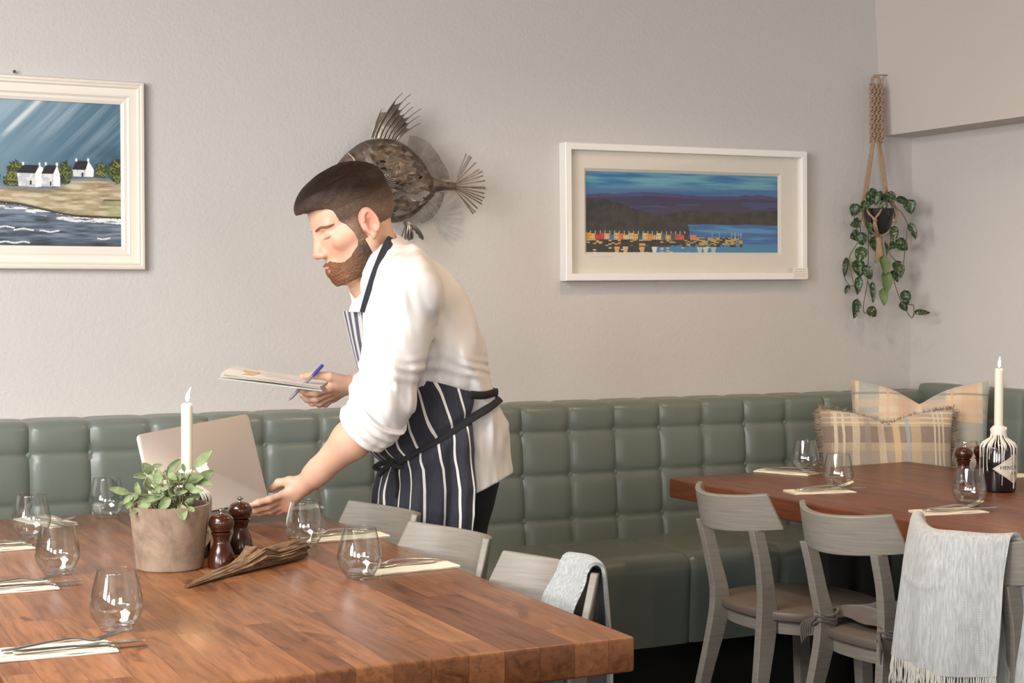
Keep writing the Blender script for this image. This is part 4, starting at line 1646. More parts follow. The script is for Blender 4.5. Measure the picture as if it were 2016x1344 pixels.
# torn strips welded behind the openings
b = MB()
rnd = random.Random(11)
for i in range(16):
    cx, cy = rnd.uniform(560, 960), rnd.uniform(560, 1080)
    L2, H2 = rnd.uniform(60, 130), rnd.uniform(12, 30)
    if ((cx - 760) / 300) ** 2 + ((cy - 820) / 320) ** 2 > 0.8: continue
    b.slab(lambda u, v: fp(cx + (u - .5) * 2 * L2, cy + (v - .5) * 2 * H2 * (0.6 + 0.6 * abs(mnoise.noise(Vector((u * 5, i, v))))) + 14 * math.sin(u * 6 + i), 0.020 + 0.008 * math.sin(u * 4 + i)), 20, 4, 0.002)
obj('inner_strips', b, M_RUST, fish, 60)
b = MB()
b.tube([fp(x, y, d) for x, y, d in ((232, 722, .014), (250, 738, .020), (282, 772, .022), (300, 800, .014), (282, 805, .006), (250, 770, .004), (225, 735, .006))], 0.0075, 10, closed=True)
b.tube([fp(x, y, d) for x, y, d in ((340, 600, .022), (372, 640, .034), (400, 700, .040), (408, 760, .036))], 0.0045, 8)
b.tube([fp(x, y, d) for x, y, d in ((180, 790, .012), (200, 800, .018), (240, 830, .016))], [0.006, 0.009, 0.006], 10)
obj('mouth', b, M_FIN, fish, 60)
b = MB()
b.slab(lambda u, v: fp(452 + 60 * math.sin(u * 2.6) + 46 * (v - .5) - 30 * u, 590 + 320 * u, 0.052 + 0.006 * v), 20, 5, 0.0025)
obj('gill_plate', b, M_RUST, fish, 60)


def rays(pairs, r0, r1, d0, d1, bend=0.0, n=7, mb=None):
    b = mb or MB()
    for (x0, y0, x1, y1) in pairs:
        pts = []
        for k in range(n):
            s = k / (n - 1)
            pts.append(fp(x0 + (x1 - x0) * s - bend * math.sin(math.pi * s) * (y1 - y0) * -0.16 * -1, y0 + (y1 - y0) * s - bend * 30 * math.sin(math.pi * s), d0 + (d1 - d0) * s))
        b.tube(pts, [r0 + (r1 - r0) * k / (n - 1) for k in range(n)], 7)
    return b


DORS = [(535, 472, 625, 235), (566, 470, 795, 100), (606, 470, 865, 110), (640, 472, 858, 178), (672, 476, 885, 215), (702, 480, 950, 232), (728, 486, 932, 292), (756, 494, 945, 350)]


def dray(i, s):
    x0, y0, x1, y1 = DORS[i]
    return (x0 + (x1 - x0) * (s ** 1.35), y0 + (y1 - y0) * (1 - (1 - s) ** 1.15))


b = MB()
for i in range(8):
    b.tube([fp(*dray(i, k / 9), 0.012 + 0.01 * math.sin(k / 3)) for k in range(10)], [0.0022 - 0.0012 * k / 9 for k in range(10)], 7)
for i in range(7):
    def memb(u, v, i=i):
        cap = 0.80 - 0.10 * math.sin(math.pi * u) - (0.22 if i == 0 else 0.03 * i)
        a, c = dray(i, v * (cap + 0.06)), dray(i + 1, v * cap)
        return fp(a[0] + (c[0] - a[0]) * u, a[1] + (c[1] - a[1]) * u, 0.012 + 0.008 * math.sin(v * 2.8) - 0.006 * math.sin(math.pi * u))
    if i == 0:
        def memb(u, v):
            a, c = dray(0, v * 0.85), dray(1, v * 0.52)
            return fp(a[0] + (c[0] - a[0]) * u, a[1] + (c[1] - a[1]) * u, 0.012 + 0.006 * math.sin(v * 2.8))
    b.slab(memb, 6, 14, 0.0016)
obj('dorsal_fin', b, M_FIN, fish, 50)


def comb(bases, tips, n, name):
    B_ = catmull([Vector((x, y, 0)) for x, y in bases], 20)
    T_2 = catmull([Vector((x, y, 0)) for x, y in tips], 20)
    b = MB()
    for k in range(n):
        s = k / (n - 1)
        p, q = B_[int(s * (len(B_) - 1))], T_2[int(s * (len(T_2) - 1))]
        b.tube([fp(p.x, p.y, 0.006), fp((p.x + q.x) / 2, (p.y + q.y) / 2, 0.010), fp(q.x, q.y, 0.010)], 0.0016, 6)
    obj(name, b, M_FIN, fish, 50)


comb([(840, 540), (930, 622), (985, 692), (1030, 770), (1085, 820)], [(862, 452), (930, 462), (1010, 505), (1075, 580), (1120, 655), (1165, 730), (1186, 802)], 40, 'second_dorsal_fin')
comb([(900, 1105), (1000, 1012), (1050, 958), (1090, 915)], [(962, 1175), (1040, 1135), (1100, 1062), (1132, 985), (1142, 925)], 30, 'anal_fin')
b = MB()
b.tube([fp(1030, 862, .014), fp(1080, 864, .016), (fp(1150, 868, .014)), fp(1215, 870, .014), fp(1228, 870, .014)], [0.026, 0.019, 0.0135, 0.0135, 0.011], 14)
obj('tail_stalk', b, M_RUST, fish, 50)
b = MB()
TT = [(1320, 605), (1342, 618), (1362, 628), (1393, 676), (1428, 730), (1446, 748), (1458, 782), (1468, 824), (1474, 878), (1474, 890), (1468, 928), (1464, 966), (1452, 988), (1442, 1016), (1412, 1052), (1390, 1086), (1378, 1096)]
for i, (x, y) in enumerate(TT):
    hx, hy = 1222, 870 + (y - 870) * 0.10
    b.tube([fp(hx, hy, .012), fp(hx + (x - hx) * .5, hy + (y - hy) * .5, .014 + .004 * (i % 3)), fp(x, y, .014 + .006 * (i % 2))], [0.0012, 0.0017, 0.0026], 7)
obj('tail_fin', b, M_FIN, fish, 50)
b = rays([(540, 862, x, y) for x, y in ((605, 782), (628, 785), (645, 798), (660, 815), (672, 832), (684, 850), (690, 868), (680, 884))], 0.0014, 0.0024, 0.056, 0.070)
obj('pectoral_fin', b, M_FIN, fish, 50)
b = MB()
for x, y, w in ((778, 1290, .006), (808, 1312, .007), (838, 1318, .007), (862, 1310, .006), (880, 1230, .006), (915, 1262, .007), (942, 1300, .007), (955, 1312, .005)):
    b.tube(catmull([fp(800, 1165, .018), fp(800 + (x - 800) * .35 + 8, 1165 + (y - 1165) * .25, .034), fp(800 + (x - 800) * .8, 1165 + (y - 1165) * .65, .032), fp(x, y, .022)], 4), [.003] + [w] * 11 + [.002], 8, flat=0.35)
obj('ventral_fin', b, M_FIN, fish, 50)
b = MB()
for x, y in ((650, 620), (900, 800), (700, 1000)):
    b.tube([fp(x, y, 0.035), fp(x, y, -0.094)], 0.004, 8)
obj('mounting_rod', b, M_RUST, fish, 50)

# ------------------------------------------------------------------ hanging plant in a knotted rope holder
HD = 5.765


def hp(X, Y, d=0.0):
    return dP(1620 + X / 2.583, 120 + Y / 2.583, HD + d)


M_ROPE = mat('jute_rope', lin((170, 146, 120)), 0.9, var=(120, lin((142, 116, 90)), 1.6), bmp=(300, 0.5, 0.002))
hk = hp(270, 84, 0.02)
b = MB()
hx = 3.842 - (hk.z - zb) / (RZ - zb) * 0.067
b.tube([(hx + 0.004, hk.y, hk.z + 0.012), (hk.x + 0.012, hk.y, hk.z + 0.010), (hk.x - 0.004, hk.y, hk.z), (hk.x - 0.010, hk.y, hk.z + 0.010)], 0.0022, 8)
tag(obj('hook', b, M_STEEL), 'small hook on the bulkhead holding the knotted plant hanger', 'hook')
po = hp(285, 815)
hang = thing('plant_hanger', 'knotted beige rope plant hanger with a tassel, hanging in the corner', 'plant hanger', po)
b = MB()
b.tube([hp(270 + 19 * math.cos(a), 102 + 25 * math.sin(a)) - po for a in [2 * math.pi * k / 24 for k in range(24)]], 0.0052, 8, closed=True)
obj('loop', b, M_ROPE, hang, 60)
b = MB()
rws = 13
for r in range(rws):
    y = 130 + (400 - 130) * r / (rws - 1)
    for c in range(3):
        x = 252 + 20 * c + (5 if r % 2 else -2)
        for s in (-1, 1):
            pts = [hp(x - 10 * s, y - 13, -0.004), hp(x - 4 * s, y - 5, 0.006 * s), hp(x + 6 * s, y + 5, -0.006 * s), hp(x + 10 * s, y + 14, 0.004)]
            b.tube([p - po for p in catmull(pts, 4)], 0.0040, 7)
for x in (246, 298):
    b.tube([hp(x + 2 * math.sin(k * 1.6), 122 + 284 * k / 30) - po for k in range(31)], 0.0034, 7)
obj('knotted_band', b, M_ROPE, hang, 60)
b = MB()
for j in range(3):
    e = (j - 1) * 7
    b.tube([p - po for p in catmull([hp(258 + e * .5, 402, -0.004 * j), hp(236 + e, 540), hp(216 + e, 680), hp(204 + e * .6, 735, -.03), hp(196 + e * .3, 775, -.045)], 6)], 0.0042, 7)
    b.tube([p - po for p in catmull([hp(284 + e * .5, 402, 0.004 * j), hp(300 + e, 520), hp(318 + e, 650)], 6)], 0.0042, 7)
b.tube([p - po for p in catmull([hp(196, 775, -.045), hp(205, 830, -.055), hp(250, 868, -.045), hp(285, 892, -.01)], 6)], 0.0042, 7)
b.tube([p - po for p in catmull([hp(216, 700, -.03), hp(228, 765, -.06), hp(262, 805, -.066), hp(274, 850, -.058), hp(284, 892, -.012)], 6)], 0.0040, 7)
b.tube([p - po for p in catmull([hp(318, 655, -.02), hp(308, 710, -.05), hp(292, 765, -.064), hp(264, 806, -.066), hp(262, 850, -.058), hp(282, 892, -.012)], 6)], 0.0040, 7)
b.tube([p - po for p in catmull([hp(322, 655), hp(352, 710, -.02), hp(378, 765, -.02), hp(366, 812, -.045), hp(335, 868, -.045), hp(290, 892, -.01)], 6)], 0.0042, 7)
b.tube([p - po for p in catmull([hp(320, 655), hp(345, 720, .04), hp(366, 790, .03), hp(340, 860, .04), hp(290, 892, 0)], 6)], 0.0040, 7)
b.tube([p - po for p in catmull([hp(216, 690), hp(206, 770, .04), hp(225, 850, .05), hp(282, 892, 0)], 6)], 0.0040, 7)
for x, y, d in ((214, 688, -.02), (320, 655, -.01), (264, 806, -.068), (366, 812, -.047), (196, 778, -.046)):
    b.tube([hp(x - 8, y - 7, d) - po, hp(x, y, d - .005) - po, hp(x + 8, y + 7, d) - po], [.005, .0075, .005], 8)
obj('cords', b, M_ROPE, hang, 60)
b = MB()
b.tube([hp(282, 888) - po, hp(284, 905) - po, hp(288, 930) - po], [0.009, 0.0125, 0.010], 10)
for k in range(14):
    a = 2 * math.pi * k / 14
    b.tube([hp(287 + 9 * math.cos(a), 925, .006 * math.sin(a)) - po, hp(289 + 17 * math.cos(a), 975, .010 * math.sin(a)) - po, hp(292 + 26 * math.cos(a), 1022 + 6 * math.sin(k * 3), .016 * math.sin(a)) - po], 0.0033, 6)
obj('tassel', b, M_ROPE, hang, 60)
vine = thing('trailing_plant', 'dark pot of trailing heart-leaved vine hanging in the rope holder', 'potted plant', po)
b = MB()
zt, zb2 = hp(285, 752).z - po.z, hp(285, 880).z - po.z
b.lathe([(0, zb2), (0.034, zb2), (0.040, zb2 + 0.006), (0.0555, zt - 0.004), (0.0565, zt), (0.052, zt), (0.050, zt - 0.014), (0, zt - 0.014)], 36)
obj('pot', b, mat('black_plant_pot', (0.010, 0.010, 0.011), 0.42, var=(8, (0.016, 0.015, 0.015), 1.0)), vine, 40)
HL = [(165, 760, 58, 62, -.4), (160, 825, 52, 50, -1.2), (160, 893, 62, 50, -1.3), (197, 905, 58, 62, .2), (190, 990, 62, 76, -.3), (182, 1060, 66, 84, .2), (226, 1078, 54, 74, .5), (178, 1145, 42, 86, -.1), (115, 1053, 30, 92, -.1), (123, 1163, 24, 44, -.4), (160, 1262, 56, 92, -.15), (248, 1277, 52, 54, .7),
      (250, 1180, 36, 96, .05), (270, 935, 62, 76, .1), (240, 720, 46, 50, -.6), (290, 688, 50, 46, .6), (310, 735, 50, 40, .9), (325, 700, 46, 44, .4), (236, 690, 44, 44, -.9), (268, 708, 50, 50, 0), (255, 672, 46, 36, -.6), (440, 745, 66, 68, .2), (408, 708, 36, 62, 1.3), (457, 868, 40, 82, .35), (398, 940, 66, 70, .9), (360, 885, 46, 76, 0),
      (320, 955, 22, 66, .1), (380, 1065, 70, 82, .3), (360, 1100, 50, 60, .6), (420, 1205, 52, 72, .2), (412, 1250, 40, 52, .6), (507, 1277, 28, 74, 1.5), (350, 690, 40, 50, .8), (210, 740, 44, 50, -.5), (232, 850, 40, 50, .2), (350, 945, 40, 44, -.6)]
LIGHT = [(305, 1045, 72, 92, .1), (318, 1130, 62, 106, .0), (306, 1205, 46, 80, .1)]
rnd = random.Random(8)


def heart(mb, X, Y, w, h, rot, d):
    c, s = math.cos(rot), math.sin(rot)
    top, bot = (X - s * h / 2, Y - c * h / 2), (X + s * h / 2, Y + c * h / 2)
    p0, p1 = hp(top[0], top[1], d) - po, hp(bot[0], bot[1], d + rnd.uniform(-.012, .012)) - po
    ww = w / 2.583 / (3050 / HD)
    ax = p1 - p0
    ln = ax.length
    ax.normalize()
    nrm = (-FW + Vector((rnd.uniform(-.5, .5), 0, rnd.uniform(-.2, .6)))).normalized()
    sd = ax.cross(nrm).normalized()
    nn = sd.cross(ax)

    def f(u, v):
        q = 2 * u - 1
        wd = ww / 2 * (math.sin(math.pi * min(1, v ** 0.62)) ** 0.75 + 0.0) + 0.0004
        lob = -0.10 * ln * abs(q) * (1 - v) ** 3
        return p0 + ax * (ln * v + lob) + sd * (q * wd) + nn * (0.18 * ww * q * q + 0.10 * ln * math.sin(math.pi * v))
    mb.slab(f, 8, 10, 0.0008)


lm, lm2, vm = MB(), MB(), MB()
for (X, Y, w, h, r) in HL:
    heart(lm, X, Y, w, h, r, rnd.uniform(-.085, -.03) if 640 < Y < 900 and 200 < X < 370 else rnd.uniform(-.06, .03))
for (X, Y, w, h, r) in LIGHT: heart(lm2, X, Y, w, h, r, -0.02)
for pts in ([(215, 750), (190, 830), (190, 900), (135, 1000), (150, 1100), (160, 1150)], [(230, 760), (232, 900), (228, 1110), (208, 1230), (210, 1280), (240, 1270)], [(355, 735), (400, 770), (430, 830), (428, 870), (410, 1030)],
            [(330, 750), (345, 900), (335, 970), (378, 1032), (360, 1100), (385, 1190), (425, 1270), (455, 1305), (462, 1245), (435, 1238)], [(455, 1305), (470, 1282), (490, 1278)], [(120, 1010), (108, 1090), (135, 1140), (158, 1140)], [(350, 720), (380, 705), (410, 708)],
            [(290, 745), (300, 900), (305, 1000), (315, 1130)], [(200, 745), (175, 760), (160, 800), (180, 880)], [(240, 740), (245, 900), (265, 930)], [(228, 1120), (245, 1170)]):
    vm.tube([p - po for p in catmull([hp(x, y, -0.055 if y < 900 else -0.025 + 0.02 * math.sin(i)) for i, (x, y) in enumerate(pts)], 6)], 0.0016, 6)


def vine_leaf_mat():
    m, nt, N, L, P = NT('variegated_vine_leaf')
    v = mapped(nt)
    f = noise_tex(nt, v, 130, 3, 0.5)
    L.new(ramp(nt, f, [(0.42, lin((40, 56, 32))), (0.56, lin((54, 74, 42))), (0.64, lin((120, 138, 104)))]), P.inputs['Base Color'])
    P.inputs['Roughness'].default_value = 0.4
    return m


obj('vine_stem', vm, mat('vine_stem', lin((70, 78, 48)), 0.6, var=(40, lin((92, 84, 56)), 1.2)), vine, 60)
fo = obj('foliage', lm, vine_leaf_mat(), vine, 60)
tag(obj('foliage', lm2, leaf_mat('pale_vine_leaf', lin((84, 104, 62)), lin((110, 128, 84)), 0.0), vine, 60), 'paler green leaves')

# ------------------------------------------------------------------ cushions
def plaid(name, base, bands, fuzz):
    """bands: (axis, centre, half width, colour, strength) in metres of the cushion face (local x, z)"""
    m, nt, N, L, P = NT(name)
    v = mapped(nt)
    sp = nd(nt, 'ShaderNodeSeparateXYZ')
    nz = nd(nt, 'ShaderNodeTexNoise')
    nz.inputs['Scale'].default_value = 14
    L.new(v, nz.inputs['Vector'])
    vv = nd(nt, 'ShaderNodeVectorMath', operation='MULTIPLY_ADD')
    vv.inputs[1].default_value = (0.006, 0.006, 0.006)
    L.new(nz.outputs[1], vv.inputs[0])
    L.new(v, vv.inputs[2])
    L.new(vv.outputs[0], sp.inputs[0])
    col = None
    weave = noise_tex(nt, mapped(nt, (700, 60, 60)), 1.0, 2)
    weave2 = noise_tex(nt, mapped(nt, (60, 60, 700)), 1.0, 2)
    wv = mth(nt, 'ADD', weave, weave2)
    col = base
    for ax, c, hw, bc, k in bands:
        d = mth(nt, 'ABSOLUTE', mth(nt, 'SUBTRACT', sp.outputs[ax], c))
        msk = mth(nt, 'LESS_THAN', d, hw)
        th = mth(nt, 'MULTIPLY', msk, mth(nt, 'MULTIPLY_ADD', (weave2 if ax == 0 else weave), k * 0.9, k * 0.55))
        col = mixc(nt, 'MIX', nd_clamp(nt, th), col, bc)
    col = mixc(nt, 'MULTIPLY', 0.35, col, ramp(nt, wv, [(0.35, (0.6, 0.58, 0.56)), (0.65, (1.05, 1.05, 1.05))]))
    L.new(col, P.inputs['Base Color'])
    P.inputs['Roughness'].default_value = 0.95
    P.inputs['Sheen Weight'].default_value = 0.35
    L.new(bump(nt, wv, 0.35, 0.002), P.inputs['Normal'])
    return m


def pillow(a, h, th, dent=0.0, ears=0.0, seed=1):
    """local x width a, z height h (from 0), y thickness"""
    b = MB()
    n = 44

    def f(side):
        def g(u, v):
            x, z = 2 * u - 1, 2 * v - 1
            q = (max(0, 1 - abs(x) ** 3.2) * max(0, 1 - abs(z) ** 3.2)) ** 0.55
            y = side * th / 2 * q
            pin = 1 - 0.055 * (1 - abs(x) ** 2 * 1) * (abs(z) ** 4)
            pinx = 1 - 0.055 * (1 - z * z) * (abs(x) ** 4)
            X = x * a / 2 * pinx
            Z = h / 2 + z * h / 2 * pin
            if dent:
                k = math.exp(-(abs(x) / 0.36) ** 1.25) * sm1(-0.1, 1.0, z)
                Z -= dent * k * (0.3 + 0.7 * sm1(.0, 1, z))
                y *= 1 - 0.75 * math.exp(-(x / 0.22) ** 2) * sm1(0.0, 1.0, z)
                y += side * 0.012 * math.exp(-((abs(x) - 0.45) / 0.2) ** 2) * sm1(.1, .9, z) * q
            y += side * 0.006 * q * mnoise.noise(Vector((x * 2.5, z * 2.5, seed + side)))
            return (X, y, Z)
        return g
    b.grid(f(-1), n, n)
    k0 = len(b.f)
    b.grid(f(1), n, n)
    for i in range(k0, len(b.f)): b.f[i] = b.f[i][::-1]
    bb = bmesh.new()
    vs = [bb.verts.new(p) for p in b.v]
    for q in b.f:
        try: bb.faces.new([vs[i] for i in q])
        except ValueError: pass
    bmesh.ops.remove_doubles(bb, verts=bb.verts[:], dist=0.0004)
    bmesh.ops.recalc_face_normals(bb, faces=bb.faces[:])
    return bb


def sm1(a, b, x):
    t = min(1, max(0, (x - a) / (b - a)))
    return t * t * (3 - 2 * t)


BLU, ORA, CRM, GRY, BRN, TAN = lin((146, 158, 158)), lin((202, 172, 144)), lin((204, 188, 164)), lin((150, 138, 128)), lin((128, 112, 102)), lin((196, 170, 130))
M_PL1 = plaid('cream_blue_plaid_wool', CRM, [(0, -.17, .035, BLU, .75), (0, -.05, .02, ORA, .7), (0, .05, .04, BLU, .7), (0, .17, .028, ORA, .7), (0, .225, .012, BLU, .8), (0, -.225, .008, BRN, .5),
                                             (2, .06, .035, BLU, .6), (2, .14, .022, ORA, .65), (2, .20, .035, BLU, .6), (2, .262, .016, ORA, .7), (2, .285, .004, BRN, .5), (2, .335, .036, BLU, .65), (2, .395, .006, ORA, .8), (2, .435, .014, ORA, .6), (2, .47, .004, BRN, .6), (0, .11, .004, ORA, .8), (0, -.105, .005, ORA, .8)], 1)
M_PL2 = plaid('brown_grey_plaid_wool', lin((172, 154, 132)), [(2, .05, .03, GRY, .7), (2, .15, .035, BRN, .6), (2, .25, .03, GRY, .7), (2, .335, .028, BRN, .85), (2, .392, .003, CRM, .9), (2, .375, .003, CRM, .9), (2, .41, .003, CRM, .9),
                                                              (0, -.175, .006, CRM, .9), (0, -.15, .004, CRM, .9), (0, -.11, .012, CRM, .6), (0, -.07, .010, GRY, .6), (0, -.02, .012, CRM, .6), (0, .03, .010, TAN, .8), (0, .065, .006, BLU, .7), (0, .09, .016, TAN, .5), (0, .155, .003, CRM, .9), (0, .17, .003, CRM, .9), (0, .185, .003, CRM, .9), (0, -.205, .015, BRN, .5)], 1)


def put(o, base, xdir, lean):
    """stand a cushion at base, its local x along xdir (flat), leaning back by lean"""
    x = Vector((xdir[0], xdir[1], 0)).normalized()
    back = Vector((-x.y, x.x, 0))
    z = (Vector((0, 0, 1)) * math.cos(lean) + back * math.sin(lean)).normalized()
    y = z.cross(x)
    o.matrix_world = Matrix(((x.x, y.x, z.x, base[0]), (x.y, y.y, z.y, base[1]), (x.z, y.z, z.z, base[2]), (0, 0, 0, 1)))


c1 = tag(obj('cushion', pillow(0.475, 0.520, 0.15, 0.072, 0, 3), M_PL1, None, 60), 'large cream and blue plaid cushion in the banquette corner', 'cushion', 'plaid cushions on the banquette')
put(c1, (3.615, 4.19, ZSEAT + 0.008), (0.36, -0.36 * 0.80), 0.16)
c2 = tag(obj('cushion', pillow(0.455, 0.425, 0.13, 0.040, 0, 6), M_PL2, None, 60), 'smaller brown-grey plaid cushion with frayed edges, in front of the larger one', 'cushion', 'plaid cushions on the banquette')
put(c2, (3.435, 4.135, ZSEAT + 0.012), (0.40, -0.22), 0.14)
b = MB()
rnd = random.Random(5)
for k in range(900):
    e = rnd.random() * 3.0
    if e < 1: x, z, dx, dz = -0.5, e, -1, rnd.uniform(-.4, .4)
    elif e < 2: x, z, dx, dz = 0.5, e - 1, 1, rnd.uniform(-.4, .4)
    else: x, z, dx, dz = e - 2.5, 1.0, rnd.uniform(-.5, .5), 1
    X, Z = x * 0.452, z * 0.42
    if z == 1.0: Z -= 0.040 * math.exp(-(abs(x) * 2 / 0.36) ** 1.25) + 0.023 * (1 - 4 * x * x)
    if abs(x) == 0.5: X *= 1 - 0.055 * (1 - (2 * z - 1) ** 2)
    ln = rnd.uniform(.012, .026)
    y0 = rnd.uniform(-.004, .004)
    b.tube([(X - dx * .006, y0, Z - dz * .006), (X + dx * ln * .5, y0 + rnd.uniform(-.006, .004), Z + dz * ln * .5), (X + dx * ln + rnd.uniform(-.003, .003), y0 + rnd.uniform(-.012, .006), Z + dz * ln * .9)], [.0016, .0013, .0006], 5)
obj('frayed_edge', b, mat('frayed_wool', lin((104, 92, 84)), 0.95, var=(16, lin((170, 150, 126)), 3.0)), c2, 60)

# ------------------------------------------------------------------ throws over chair backs, tied seat cushion
def throw_mat(name, c1, c2):
    m, nt, N, L, P = NT(name)
    v = mapped(nt)
    wv = nd(nt, 'ShaderNodeTexWave', wave_type='BANDS', bands_direction='DIAGONAL')
    wv.inputs['Scale'].default_value = 190
    wv.inputs['Distortion'].default_value = 2.0
    wv.inputs['Detail'].default_value = 2
    L.new(v, wv.inputs['Vector'])
    n1 = noise_tex(nt, mapped(nt, (220, 220, 30)), 1.0, 3)
    f = mth(nt, 'ADD', mth(nt, 'MULTIPLY', wv.outputs[1], 0.22), mth(nt, 'MULTIPLY', n1, 0.78))
    L.new(ramp(nt, f, [(0.3, c1), (0.7, c2)]), P.inputs['Base Color'])
    P.inputs['Roughness'].default_value = 0.95
    P.inputs['Sheen Weight'].default_value = 0.3
    L.new(bump(nt, f, 0.35, 0.0015), P.inputs['Normal'])
    return m


M_THROW1 = throw_mat('pale_grey_wool', lin((150, 151, 150)), lin((196, 196, 194)))
M_THROW2 = throw_mat('mid_grey_wool', lin((132, 136, 137)), lin((184, 186, 185)))
M_FRINGE = mat('off_white_fringe', lin((204, 200, 191)), 0.95, var=(60, lin((206, 202, 192)), 1.2))


def throw(label, chair_loc, chair_rz, y_a, y_b, out_len, in_len, m, seed, skew=0.0, flare=0.0, flip=1, thick=0.006):
    """drape over a chair back, in the chair's local space; y from y_a to y_b along the back"""
    t = thing('throw', label, 'throw', chair_loc, chair_rz, 'grey throws over chair backs')
    top_z = 0.812
    R = 0.017

    def f(u, v):
        y = y_a + (y_b - y_a) * u
        xb = -0.262 + 3.3 * y * y
        top_z = 0.808 + 0.50 * y * y
        tot = out_len + math.pi * R + in_len
        s = v * tot
        wob = 0.0045 * math.sin(y * 34 + seed) + 0.003 * math.sin(y * 71 + seed * 2)
        if s < out_len:
            dn = out_len - s
            fall = dn / out_len
            x = xb - R - 0.004 - wob * fall * 2.4 - flare * fall - 0.010 * math.sin(min(1, fall * 3) * 1.57)
            z = top_z - R - dn + 0.004 * math.sin(u * 9 + seed) * fall
            y2 = y + skew * fall * 0.9 + 0.01 * mnoise.noise(Vector((u * 3, v * 4, seed))) * fall
        elif s < out_len + math.pi * R:
            a = (s - out_len) / R
            x = xb - R * math.cos(a) - 0.004 * (1 - a / math.pi)
            z = top_z - R + R * math.sin(a) + 0.002 * math.sin(y * 40 + seed)
            y2 = y
        else:
            dn = s - out_len - math.pi * R
            fall = dn / in_len
            x = xb + R + 0.003 + wob * fall * 1.5 + 0.012 * fall + 0.034 * sm1(0.0, .25, fall)
            z = top_z - R - dn
            y2 = y - 0.05 * fall * u + 0.004 * math.sin(fall * 5)
        if s < out_len and 0.15 < fall < 0.95:      # creases
            x -= 0.004 * math.exp(-((u - 0.62 + 0.15 * fall) / 0.05) ** 2) - 0.003 * math.exp(-((u - 0.7 + 0.15 * fall) / 0.03) ** 2)
            x -= 0.0035 * math.exp(-((fall - 0.28 - 0.1 * math.sin(u * 4)) / 0.02) ** 2) * sm1(0.1, .3, u) * sm1(.75, .5, u)
        return (x, y2, z)
    b = MB(); b.slab(f, 56, 120, thick)
    obj('cloth', b, m, t, 70)
    q = MB()
    rnd = random.Random(seed)
    for k in range(95):
        u = (k + rnd.random() * .5) / 95
        p = Vector(f(u, 0.0))
        ln = rnd.uniform(.05, .07)
        pts = [p + Vector((0, 0, .003))]
        dx, dy = rnd.uniform(-.006, .003), rnd.uniform(-.008, .008)
        ph = rnd.uniform(0, 6)
        for j in range(1, 6):
            s = j / 5
            pts.append(p + Vector((dx * s + 0.0015 * math.sin(ph + j * 1.9), dy * s + 0.0022 * math.sin(ph + j * 1.5), -ln * s)))
        q.tube(pts, [.0013, .0016, .0014, .0016, .0014, .0009], 6)
    obj('fringe', q, M_FRINGE, t, 60)
    return t


throw('pale grey fringed wool throw hanging over the nearest chair at the corner table', (2.516, 2.555, 0), 0.08, 0.170, -0.138, 0.278, 0.42, M_THROW1, 3, 0.022, 0.008)
throw('grey wool throw folded over a chair back at the front table, beside the banquette seat', (1.154, 2.574, 0), math.pi + 0.13, 0.145, -0.03, 0.50, 0.30, M_THROW2, 7, 0.0, 0.02)

cu = thing('seat_cushion', 'crumpled dark grey seat pad tied to the legs of the middle corner-table chair', 'cushion', (2.516, 2.977, SEATZ), 0.10)
b = MB()


def pad(u, v):
    x, y = (2 * u - 1), (2 * v - 1)
    q = (max(0, 1 - abs(x) ** 5) * max(0, 1 - abs(y) ** 5)) ** .5
    z = 0.017 + 0.006 * q + 0.011 * mnoise.noise(Vector((x * 2.2, y * 2.2, 3))) + 0.012 * math.exp(-((x + .8) / .25) ** 2 - ((y - .5) / .4) ** 2)
    return (x * 0.150 + 0.045 + .01 * mnoise.noise(Vector((y * 3, 1, 2))), y * 0.165 + .01 * mnoise.noise(Vector((x * 3, 5, 2))), z)


b.slab(pad, 36, 36, lambda u, v: 0.005 + 0.016 * (max(0, 1 - abs(2 * u - 1) ** 4) * max(0, 1 - abs(2 * v - 1) ** 4)) ** .4)
M_PAD = mat('grey_brown_linen', lin((98, 88, 81)), 0.9, var=(30, lin((84, 75, 69)), 1.4), bmp=(220, 0.3, 0.002), sheen=0.3)
obj('pad', b, M_PAD, cu, 70)
for sg in (-1, 1):
    b = MB()
    for j in range(3):
        zz = 0.012 + 0.011 * j
        b.tube([(-0.153 + 0.034 * math.cos(a) + 0.003 * j, sg * 0.107 + 0.0185 * math.sin(a), zz + 0.006 * math.sin(a * 2 + j)) for a in [2 * math.pi * k / 20 for k in range(20)]], 0.0032, 7, closed=True)
    for j in range(5):
        b.tube(catmull([(-0.184, sg * 0.107, 0.024), (-0.194 - .003 * j, sg * (0.116 + .004 * j), 0.008), (-0.188 - .004 * j, sg * (0.121 + .003 * j), -0.016 - .006 * j)], 4), [.003, .003, .0028, .0026, .0026, .0028, .003, .0026, .0015], 6)
    b.tube(catmull([(-0.122, sg * 0.107, 0.02), (-0.112, sg * 0.108, 0.028), (-0.098, sg * 0.106, 0.026)], 4), 0.0045, 7)
    obj('tie', b, M_PAD, cu, 60)
